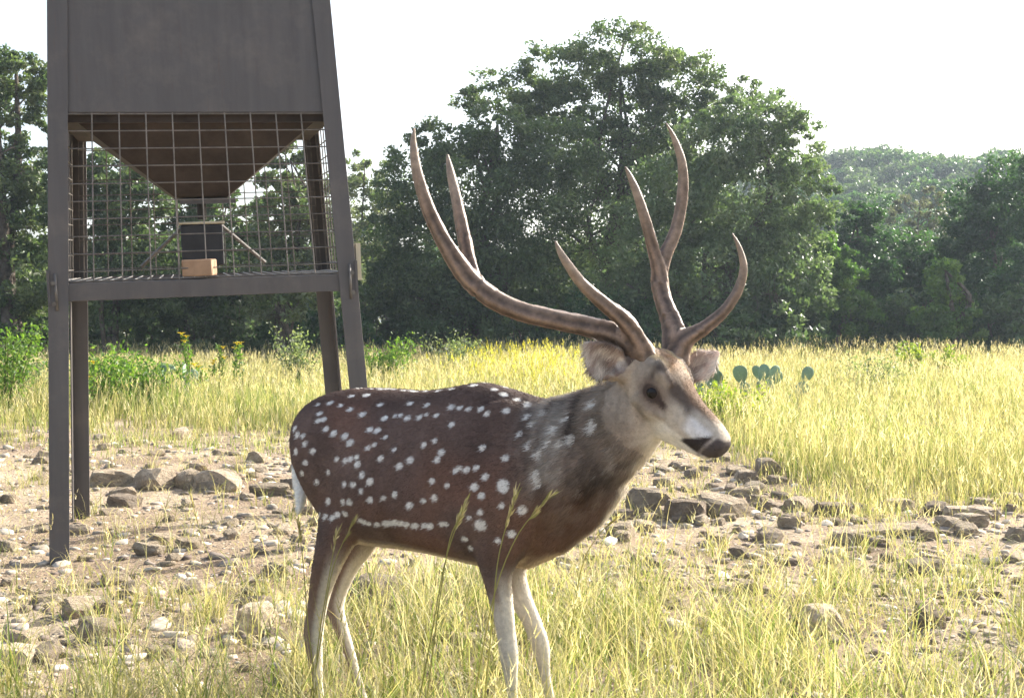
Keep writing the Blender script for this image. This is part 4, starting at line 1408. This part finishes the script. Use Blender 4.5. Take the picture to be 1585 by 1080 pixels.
gc = gp[np.minimum((rr_.random(n) ** 1.2 * 4).astype(int), 3)] * rr_.uniform(.8, 1.2, n)[:, None]
gravel = link("gravel", np_mesh("gravel", GV, GF, colr=np.repeat(gc, nv_, 0)), M['gravel'])
tag(gravel, "small limestone gravel strewn over the bare ground", "gravel", kind="stuff")


# ------------------------------------------------------------------ grass
def blades(x, y, h, w, lean, seg, c0, c1, r_, droop=0.5, hz=None, az=None):
    """curved tapering blades; c0 base colour, c1 tip colour (n,3)"""
    n = len(x)
    zb_ = ground_h(x, y) if hz is None else hz
    a = r_.random(n) * 6.283 if az is None else az
    dx, dy = np.cos(a), np.sin(a)
    fa = r_.random(n) * 6.283
    wx, wy = np.cos(fa), np.sin(fa)
    V = []; Cc_ = []
    for k in range(seg + 1):
        t = k / seg
        out = lean * h * (t ** 2)
        up = h * (t - droop * lean * .55 * t ** 3)
        ww = w * (1 - t ** 1.6) * .5 + .0002
        px, py, pz = x + dx * out, y + dy * out, zb_ - .01 + up
        cc = c0 * (1 - t) + c1 * t
        if k < seg:
            V += [np.stack([px - wx * ww, py - wy * ww, pz], -1), np.stack([px + wx * ww, py + wy * ww, pz], -1)]
            Cc_ += [cc, cc]
        else:
            V.append(np.stack([px, py, pz], -1)); Cc_.append(cc)
    K_ = 2 * seg + 1
    V = np.stack(V, 1).reshape(-1, 3); Cc_ = np.stack(Cc_, 1).reshape(-1, 3)
    o = (np.arange(n) * K_)[:, None]
    q = np.concatenate([np.stack([o[:, 0] + 2 * k, o[:, 0] + 2 * k + 1, o[:, 0] + 2 * k + 3, o[:, 0] + 2 * k + 2], -1) for k in range(seg - 1)]) if seg > 1 else np.zeros((0, 4), int)
    t3 = np.stack([o[:, 0] + K_ - 3, o[:, 0] + K_ - 2, o[:, 0] + K_ - 1], -1)
    tipx = np.stack([x + dx * lean * h, y + dy * lean * h, zb_ - .01 + h * (1 - droop * lean * .55)], -1)
    return V, q, t3, Cc_, tipx


def heads(tip, L_, w, c, r_, k=7):
    """feathery seed heads: k small leaning slivers along the top of each stalk"""
    n = len(tip)
    V = []; Cc_ = []
    tilt = r_.normal(size=(n, 3)) * .25; tilt[:, 2] = 1
    for j in range(k):
        t = j / k
        b_ = tip - tilt * (L_ * (1 - t))[:, None]
        d = r_.normal(size=(n, 3)) * .35; d[:, 2] = .9
        s_ = r_.normal(size=(n, 3)); s_ /= np.linalg.norm(s_, axis=1)[:, None]
        ww = (w * (1 - .5 * t))[:, None]
        V += [b_ - s_ * ww, b_ + s_ * ww, b_ + d * (L_ * .42)[:, None]]
        cc = c * r_.uniform(.8, 1.2, n)[:, None]
        Cc_ += [cc, cc, cc]
    V = np.stack(V, 1).reshape(-1, 3); Cc_ = np.stack(Cc_, 1).reshape(-1, 3)
    return V, np.arange(len(V)).reshape(-1, 3), Cc_


class Grass:
    def __init__(self): self.V = []; self.Q = []; self.T = []; self.C = []; self.o = 0
    def add(self, V, q, t, c):
        self.V.append(V); self.C.append(c)
        if len(q): self.Q.append(q + self.o)
        if len(t): self.T.append(t + self.o)
        self.o += len(V)
    def build(self, name, label, mat):
        F_ = []
        if self.Q: F_.append(np.concatenate(self.Q))
        if self.T: F_.append(np.concatenate(self.T))
        o = link(name, np_mesh(name, np.concatenate(self.V), F_, colr=np.concatenate(self.C)), mat)
        tag(o, label, "grass", kind="stuff")
        return o


GREEN = np.array((0.15, 0.21, 0.05)); YEL = np.array((0.32, 0.305, 0.115)); STRAW = np.array((0.50, 0.43, 0.23)); PALE = np.array((0.60, 0.54, 0.36))
rg_ = np.random.default_rng(99)


def pal_mix(n, w, r_):
    P_ = np.array([GREEN, YEL, STRAW, PALE])
    k = r_.choice(4, n, p=np.asarray(w) / np.sum(w))
    return P_[k] * r_.uniform(.75, 1.25, n)[:, None]


def tufts(y0, y1, ntuft, per, spread, density, r_, bias=1.0):
    yc = y0 + (y1 - y0) * r_.random(ntuft) ** bias
    xc = r_.uniform(-.66, .62, ntuft) * yc
    k = r_.random(ntuft) < density(xc, yc)
    xc, yc = xc[k], yc[k]
    cnt = r_.poisson(per, len(xc)) + 1
    i = np.repeat(np.arange(len(xc)), cnt)
    x = xc[i] + r_.normal(size=len(i)) * spread
    y = yc[i] + r_.normal(size=len(i)) * spread
    # keep clear of the animal's trunk and the near lens
    return x, y, i, r_.random(len(xc))[i]


def d_front(x, y):
    u = x / y
    left = sstep(-.10, -.22, u)
    lim = 4.75 - .55 * left
    d = sstep(lim + .5, lim - .9, y)
    pat = fbm(x * 1.5 + 9, y * 1.5 + 9, 61, 3) + .5
    return np.clip(d * (pat * 2.6 - .75 - .35 * left) + .9 * sstep(3.3, 2.6, y), .0, 1)


def d_bare(x, y):
    pat = fbm(x * 1.2 + 19, y * 1.2 + 19, 62, 3) + .5
    return np.clip(pat * 1.9 - .60, 0.04, .9)


def mid_start(x, y):
    u = x / y
    return 6.35 + 3.6 * sstep(.26, .14, u) - .6 * sstep(-.08, -.18, u) + 2.2 * fbm(x * .8 + 3, y * .8 + 3, 64, 3)


def d_mid(x, y):
    u = x / y
    start = mid_start(x, y)
    d = sstep(start - .35, start + .8 + 3.4 * sstep(-.08, -.18, u), y)
    pat = fbm(x * .7 + 29, y * .7 + 29, 63, 3) + .5
    return np.clip(d * (pat * 1.3 + .25), 0, 1)


# foreground
g = Grass()
x, y, i, tr_ = tufts(2.15, 5.2, 3000, 14, .035, d_front, rg_, .9)
keep = ~((np.abs(x) < 2) & (y < 2.3))
x, y, tr_ = x[keep], y[keep], tr_[keep]
n = len(x)
h = (.10 + .20 * rg_.random(n)) * (.6 + .7 * tr_) * np.interp(y, [2.1, 3.2, 5.2], [1.15, 1.05, .8])
V, q, t3, c, tp = blades(x, y, h, rg_.uniform(.0025, .0052, n), rg_.uniform(.1, 1.0, n), 4, pal_mix(n, (5, 3, 2, 1), rg_) * .8, pal_mix(n, (4, 3, 2.5, 3), rg_) * 1.08, rg_)
g.add(V, q, t3, c)
# seed stalks over the foreground
m = rg_.random(n) < .045
xs_, ys_ = x[m], y[m]; k = len(xs_)
hs2 = rg_.uniform(.24, .46, k)
V, q, t3, c, tp = blades(xs_, ys_, hs2, np.full(k, .0024), rg_.uniform(.1, .6, k), 5, pal_mix(k, (1, 4, 3, 1), rg_), pal_mix(k, (0, 2, 4, 2), rg_), rg_)
g.add(V, q, t3, c)
V, t3, c = heads(tp, rg_.uniform(.04, .09, k), np.full(k, .0022), pal_mix(k, (0, 2, 4, 3), rg_), rg_)
g.add(V, np.zeros((0, 4), int), t3, c)
g.build("foreground_grass", "yellow-green seeding grass growing across the foreground", M['grass'])

# sparse tufts on bare ground
g = Grass()
x, y, i, tr_ = tufts(4.0, 12.5, 2300, 9, .03, d_bare, rg_, 1.3)
n = len(x)
h = (.06 + .16 * rg_.random(n)) * (.5 + .8 * tr_)
V, q, t3, c, tp = blades(x, y, h, rg_.uniform(.003, .0055, n), rg_.uniform(.15, 1.1, n), 3, pal_mix(n, (3, 4, 2, 1), rg_) * .8, pal_mix(n, (1, 3, 4, 2), rg_), rg_)
g.add(V, q, t3, c)
m = rg_.random(n) < .035
xs_, ys_ = x[m], y[m]; k = len(xs_)
V, q, t3, c, tp = blades(xs_, ys_, rg_.uniform(.2, .42, k), np.full(k, .003), rg_.uniform(.1, .6, k), 4, pal_mix(k, (1, 4, 3, 1), rg_), pal_mix(k, (0, 2, 4, 2), rg_), rg_)
g.add(V, q, t3, c)
V, t3, c = heads(tp, rg_.uniform(.05, .1, k), np.full(k, .003), pal_mix(k, (0, 2, 4, 3), rg_), rg_)
g.add(V, np.zeros((0, 4), int), t3, c)
g.build("sparse_grass", "thin scattered grass tufts on the bare stony ground", M['grass'])

# dry litter lying over the soil
g = Grass()
n = 20000
y = 2.6 + 8.5 * rg_.random(n) ** 1.3; x = rg_.uniform(-.53, .53, n) * y
kp = rg_.random(n) < np.clip((fbm(x * 1.3 + 44, y * 1.3 + 44, 67, 3) + .5) * 1.8 - .3, .05, 1)
x, y = x[kp], y[kp]; n = len(x)
V, q, t3, c, tp = blades(x, y, rg_.uniform(.05, .16, n), rg_.uniform(.002, .0045, n), rg_.uniform(.9, 1.5, n), 4, pal_mix(n, (.3, 1.5, 4, 3), rg_), pal_mix(n, (0, 1, 4, 4), rg_), rg_, 1.15)
g.add(V, q, t3, c)
g.build("dry_litter", "dead straw-coloured grass blades lying flat on the soil", M['grass'])

# tall grass behind
g = Grass()
x, y, i, tr_ = tufts(6.2, 27.5, 20500, 9, .07, d_mid, rg_, 1.15)
n = len(x)
gy_ = fbm(x * .4 + 5, y * .4 + 5, 71, 3) + .5
edge = np.interp(y, [6, 9, 14, 24, 28], [.30, .40, .48, .60, .66]) * np.where(x / y < -.12, .92, 1.0)
edge = edge * (.32 + .68 * sstep(-.2, 2.0 + 2.8 * sstep(-.08, -.18, x / y), y - mid_start(x, y)))
h = edge * (.35 + .65 * rg_.random(n)) * (.45 + .9 * gy_)
wl = np.interp(gy_, [.3, .7], [0, 1])[:, None]
c0 = pal_mix(n, (6, 3.5, 1.5, .5), rg_) * .85
c1 = pal_mix(n, (3.5, 4, 3, 1.2), rg_)
lush = sstep(.05, .2, fbm(x * .6 + 80, y * .6 + 80, 73, 3) + .15 * (x / y < -.1))[:, None] * .55
c0 = c0 * (1 - lush) + GREEN * lush; c1 = c1 * (1 - lush) + (GREEN * 1.5) * lush
V, q, t3, c, tp = blades(x, y, h, np.interp(y, [6, 27], [.005, .016]) * rg_.uniform(.7, 1.3, n), rg_.uniform(.05, .6, n), 3, c0, c1, rg_)
g.add(V, q, t3, c)
m = rg_.random(n) < .16
k = int(m.sum())
V, q, t3, c, tp = blades(x[m], y[m], h[m] * .75 + edge[m] * .55, np.interp(y[m], [6, 27], [.004, .008]), rg_.uniform(.05, .4, k), 3, pal_mix(k, (1, 4, 4, 1), rg_), pal_mix(k, (0, 2, 5, 2), rg_), rg_)
g.add(V, q, t3, c)
V, t3, c = heads(tp, rg_.uniform(.07, .14, k), np.interp(y[m], [6, 27], [.004, .010]), pal_mix(k, (0, 2, 4, 3), rg_), rg_, 5)
g.add(V, np.zeros((0, 4), int), t3, c)
g.build("tall_grass", "tall straw-yellow seeding grass filling the clearing up to the trees", M['grass'])


# single seed stalks crossing in front of the buck
def stalk(pts, label, plume=.10):
    root = empty("seed_stalk", at(*pts[0]))
    tag(root, label, "grass stalk")
    P_ = catmull([tuple(at(*p) - at(*pts[0])) for p in pts], 14)
    mb_ = MB().tube(P_, np.linspace(.0017, .0009, 14), 5)
    me = mb_.mesh("stem"); set_col(me, np.tile(YEL * 1.1, (len(me.vertices), 1)))
    link("stem", me, M['grass'], root)
    n_ = 34
    tt = rg_.random(n_)
    tot = np.linalg.norm(np.diff(P_, axis=0), axis=1).sum()
    fr_ = 1 - tt * plume / tot
    ii = fr_ * 13; i0 = np.minimum(ii.astype(int), 12)
    B_ = P_[i0] + (P_[i0 + 1] - P_[i0]) * (ii - i0)[:, None]
    dr = P_[-1] - P_[-3]; dr /= np.linalg.norm(dr)
    d = dr + rg_.normal(size=(n_, 3)) * .16
    s_ = rg_.normal(size=(n_, 3)); s_ /= np.linalg.norm(s_, axis=1)[:, None]
    L_ = rg_.uniform(.016, .032, n_)[:, None]
    V = np.stack([B_, B_ + d * L_ * .5 + s_ * .0022, B_ + d * L_, B_ + d * L_ * .5 - s_ * .0022], 1).reshape(-1, 3)
    me = np_mesh("seed_head", V, np.arange(len(V)).reshape(-1, 4), colr=np.repeat(pal_mix(n_, (0, 3, 4, 2), rg_), 4, 0))
    link("seed_head", me, M['grass'], root)


stalk([(640, 1130, 2.55), (672, 960, 2.5), (690, 865, 2.5), (718, 782, 2.5)], "straw seed stalk with a plump head in front of the buck's belly", .085)
stalk([(655, 1130, 2.5), (676, 960, 2.48), (695, 840, 2.47), (712, 800, 2.46)], "slim seed stalk beside the plump-headed one before the buck's belly", .06)
stalk([(745, 1140, 2.45), (762, 960, 2.42), (772, 860, 2.42), (798, 765, 2.42)], "upright seed stalk in front of the buck's near shoulder", .10)
stalk([(725, 1140, 2.45), (760, 940, 2.42), (800, 830, 2.40), (852, 768, 2.40)], "seed stalk bending towards the buck's chest", .12)
stalk([(500, 1140, 2.75), (478, 980, 2.7), (470, 880, 2.7), (462, 810, 2.7)], "seed stalk rising behind the buck's tail tip", .08)
stalk([(470, 1140, 2.75), (495, 1000, 2.7), (515, 880, 2.7), (548, 805, 2.7)], "yellow stalk crossing the buck's near hind leg", .10)
stalk([(480, 1140, 2.72), (492, 1000, 2.7), (508, 900, 2.7), (520, 830, 2.7)], "thin stalk standing close against the buck's near hind leg", .07)
stalk([(345, 960, 3.9), (330, 880, 3.9), (312, 830, 3.9), (295, 765, 3.9)], "pale dry stalk standing alone on the bare ground under the feeder", .10)
stalk([(880, 1000, 3.1), (900, 880, 3.1), (925, 830, 3.1), (955, 800, 3.1)], "arching stalk below the buck's brisket", .08)


# ------------------------------------------------------------------ small plants
def herb(name, label, cat, px, Y_, h, w, n_, size, pal, seed, group=None, stems=7, petals=None):
    r_ = np.random.default_rng(seed)
    b_ = ground_at(px, Y_)
    root = empty(name, b_); tag(root, label, cat, group)
    mb_ = MB(); tips = []
    for k_ in range(stems):
        a = r_.random() * 6.28; q_ = w * r_.random() ** .6
        tip = np.array((q_ * math.cos(a), q_ * math.sin(a), h * r_.uniform(.6, 1)))
        P_ = catmull([(tip[0] * .1, tip[1] * .1, -.03), tuple(tip * .5 + r_.normal(size=3) * .03), tuple(tip)], 7)
        mb_.tube(P_, np.linspace(.010, .003, 7), 5); tips.append(P_)
    me = mb_.mesh("stem"); set_col(me, np.tile(np.array((.12, .13, .05)), (len(me.vertices), 1)))
    link("stem", me, M['herb'], root)
    tips = np.array(tips)
    si = r_.integers(0, stems, n_); ti = 1 + 5 * r_.random(n_) ** .7
    i0 = np.minimum(ti.astype(int), 5)
    P_ = tips[si, i0] + (tips[si, i0 + 1] - tips[si, i0]) * (ti - i0)[:, None] + r_.normal(size=(n_, 3)) * w * .16
    P_[:, 2] = np.maximum(P_[:, 2], .02)
    a = r_.normal(size=(n_, 3)); a[:, 2] += .5; a /= np.linalg.norm(a, axis=1)[:, None]
    bb = r_.normal(size=(n_, 3)); bb -= a * (a * bb).sum(1)[:, None]; bb /= np.linalg.norm(bb, axis=1)[:, None]
    s_ = size * r_.uniform(.6, 1.3, n_)[:, None]
    V = np.stack([P_, P_ + a * s_ + bb * s_ * .42, P_ + a * s_ * 2, P_ + a * s_ - bb * s_ * .42], 1).reshape(-1, 3)
    pal = np.asarray(pal)
    cc = pal[r_.integers(0, len(pal), n_)] * r_.uniform(.75, 1.25, n_)[:, None]
    link("foliage", np_mesh("foliage", V, np.arange(len(V)).reshape(-1, 4), colr=np.repeat(cc, 4, 0)), M['herb'], root)
    if petals:
        for k_ in range(petals):
            c = tips[k_ % stems][-1] + r_.normal(size=3) * .02 + np.array((0, 0, .02))
            mb2 = MB()
            for p_ in range(9):
                a_ = 6.283 * p_ / 9
                d = Vector((math.cos(a_), math.sin(a_) * .8, .35)); e = Vector((-math.sin(a_), math.cos(a_), 0)) * .014
                c_ = Vector(c)
                mb2.add([c_, c_ + d * .035 + e, c_ + d * .062, c_ + d * .035 - e], [(0, 1, 2, 3)])
            mb2.tube([Vector(c) - Vector((0, 0, .012)), Vector(c) + Vector((0, 0, .016))], [.016, .010], 8)
            mb2.build("flower", M['petal'], root)
    return root


HG = [(0.07, 0.14, 0.03), (0.11, 0.20, 0.04), (0.17, 0.25, 0.06)]
HY = [(0.16, 0.24, 0.04), (0.24, 0.30, 0.05), (0.30, 0.34, 0.07)]
HS = [(0.17, 0.20, 0.13), (0.24, 0.27, 0.18), (0.12, 0.16, 0.09)]
herb("shrub", "leafy bright green shrub at the edge of the clearing left of the feeder", "shrub", 8, 13.5, 1.05, .42, 2600, .026, HG, 1, stems=14)
herb("shrub", "low grey-green shrub just left of the feeder's legs", "shrub", 50, 15.0, .62, .45, 1500, .024, HS, 2, stems=10)
herb("shrub", "green bush directly behind the feeder's left legs", "shrub", 160, 14.0, .68, .60, 2600, .028, HG, 3, stems=14)
herb("shrub", "rounded green weed clump in the grass under the feeder rail", "shrub", 240, 14.5, .55, .55, 2200, .028, HG, 4, stems=14)
herb("shrub", "silvery pointed sapling poking up beside the feeder's right legs", "shrub", 460, 17.0, 1.0, .36, 1500, .026, HS, 5, stems=9)
herb("shrub", "deep green bush behind the feeder's right rear leg", "shrub", 590, 17.5, .85, .50, 2300, .028, HG, 6, stems=12)
herb("shrub", "vivid green weed clump beside the buck's far ear", "shrub", 1130, 12.0, .40, .38, 2200, .022, HY, 7, stems=14)
herb("shrub", "yellow-green sprout topping the grass in front of the wide juniper", "shrub", 1415, 20.0, .72, .26, 1200, .030, HY, 8, stems=8)
herb("shrub", "yellow-green sprout next to the taller one in front of the wide juniper", "shrub", 1455, 20.5, .66, .22, 900, .030, HY, 9, stems=7)
herb("shrub", "smaller yellow-green sprout at the end of the sprouts by the juniper", "shrub", 1485, 19.5, .52, .22, 800, .028, HY, 10, stems=7)
herb("shrub", "grey-leaved weed patch in the tall grass left of the yellow-green sprouts", "shrub", 1350, 16.0, .55, .60, 1800, .026, HS, 11, stems=12)
herb("shrub", "wispy shrub in the tall grass under the tip of the buck's antler fork", "shrub", 700, 20.0, .78, .5, 1600, .028, HS, 12, stems=10)
herb("sunflower_plant", "yellow-flowered plant hard against the feeder's left rear leg", "flower", 132, 13.2, .70, .10, 260, .026, HG, 20, stems=4, petals=4)
herb("sunflower_plant", "tall plant with one yellow flower cluster under the middle of the feeder rail", "flower", 285, 15.5, .88, .10, 260, .026, HG, 21, stems=4, petals=3)
herb("sunflower_plant", "plant with two yellow blooms right of the pale cactus", "flower", 312, 15.2, .72, .10, 240, .026, HG, 22, stems=4, petals=3)
herb("sunflower_plant", "yellow-flowered plant between the cactus and the feeder's right legs", "flower", 338, 15.8, .80, .12, 240, .026, HG, 23, stems=5, petals=4)
herb("sunflower_plant", "last yellow-flowered plant in the line, nearest the feeder's right legs", "flower", 368, 16.0, .82, .10, 240, .026, HG, 24, stems=4, petals=3)
# yellow broom-like weed patch behind the neck
g = Grass()
n = 900
yy = rg_.uniform(15, 24, n); uu = np.clip(rg_.normal(.012, .030, n), -.06, .075)
hh = rg_.uniform(.35, .80, n) * np.interp(yy, [15, 24], [.8, 1.05])
V, q, t3, c, tp = blades(uu * yy, yy, hh, np.full(n, .012), rg_.uniform(.05, .5, n), 3, np.tile(GREEN, (n, 1)), np.tile((.38, .38, .08), (n, 1)), rg_)
g.add(V, q, t3, c)
V, t3, c = heads(tp, np.full(n, .10), np.full(n, .013), np.tile((.55, .50, .07), (n, 1)) * rg_.uniform(.6, 1.2, n)[:, None], rg_, 6)
g.add(V, np.zeros((0, 4), int), t3, c)
g.build("yellow_weeds", "patch of yellow-flowering weeds behind the buck's neck", M['grass'])


# prickly pears
pad_me = None
def pad_mesh():
    bm = bmesh.new(); bmesh.ops.create_uvsphere(bm, u_segments=14, v_segments=9, radius=1)
    me = bpy.data.meshes.new("pad"); bm.to_mesh(me); bm.free()
    for v in me.vertices:
        z_ = v.co.z
        k_ = .78 + .22 * z_
        v.co = Vector((v.co.x * k_, v.co.y * .13, z_ + 1))
    me.polygons.foreach_set("use_smooth", np.ones(len(me.polygons), dtype=bool))
    me.materials.append(M['pad'])
    return me
pad_me = pad_mesh()


def cactus(label, px, Y_, n_, spread, seed, lift=.1):
    r_ = np.random.default_rng(seed)
    root = empty("prickly_pear", ground_at(px, Y_)); tag(root, label, "cactus")
    for k_ in range(n_):
        base_ = Vector((r_.uniform(-spread, spread), r_.uniform(-.2, .2), -.02))
        tilt = Euler((r_.uniform(-.4, .4), r_.uniform(-.45, .45), r_.uniform(-.9, .9)))
        lev = 3; p_ = base_; rot = tilt
        for q_ in range(lev):
            o = link("pad", pad_me, None, root)
            s_ = r_.uniform(.095, .115)
            o.scale = (s_ * .95, s_, s_); o.location = p_; o.rotation_euler = rot
            p_ = p_ + rot.to_matrix() @ Vector((r_.uniform(-.4, .4) * s_, 0, s_ * 1.85))
            rot = Euler((rot.x + r_.uniform(-.3, .3), rot.y + r_.uniform(-.5, .5), rot.z + r_.uniform(-.6, .6)))
    return root
cactus("prickly pear with pale upright pads in the weeds under the feeder rail", 255, 15.0, 9, .42, 1)
cactus("round-padded prickly pear beside the tip of the buck's far ear", 1125, 14.0, 7, .30, 2)
cactus("prickly pear with upright pads in the grass right of the one by the ear", 1200, 14.5, 6, .25, 3)


# ------------------------------------------------------------------ air
def mk_haze():
    m, n, out = new_mat("haze")
    v = n.nodes.new("ShaderNodeVolumePrincipled")
    v.inputs['Color'].default_value = (0.72, 0.86, 1.0, 1)
    v.inputs['Density'].default_value = 0.0007  # distance haze, thickened to lift the tree shadows as lens veil does
    v.inputs['Anisotropy'].default_value = 0.35
    n.links.new(v.outputs[0], out.inputs['Volume'])
    return m
hz = MB().box((0, 453, 13.0), (1404, 934, 33.0)).build("haze", mk_haze())
tag(hz, "thin bluish haze over the clearing and slope, doubling as lens veil", "haze", kind="stuff")
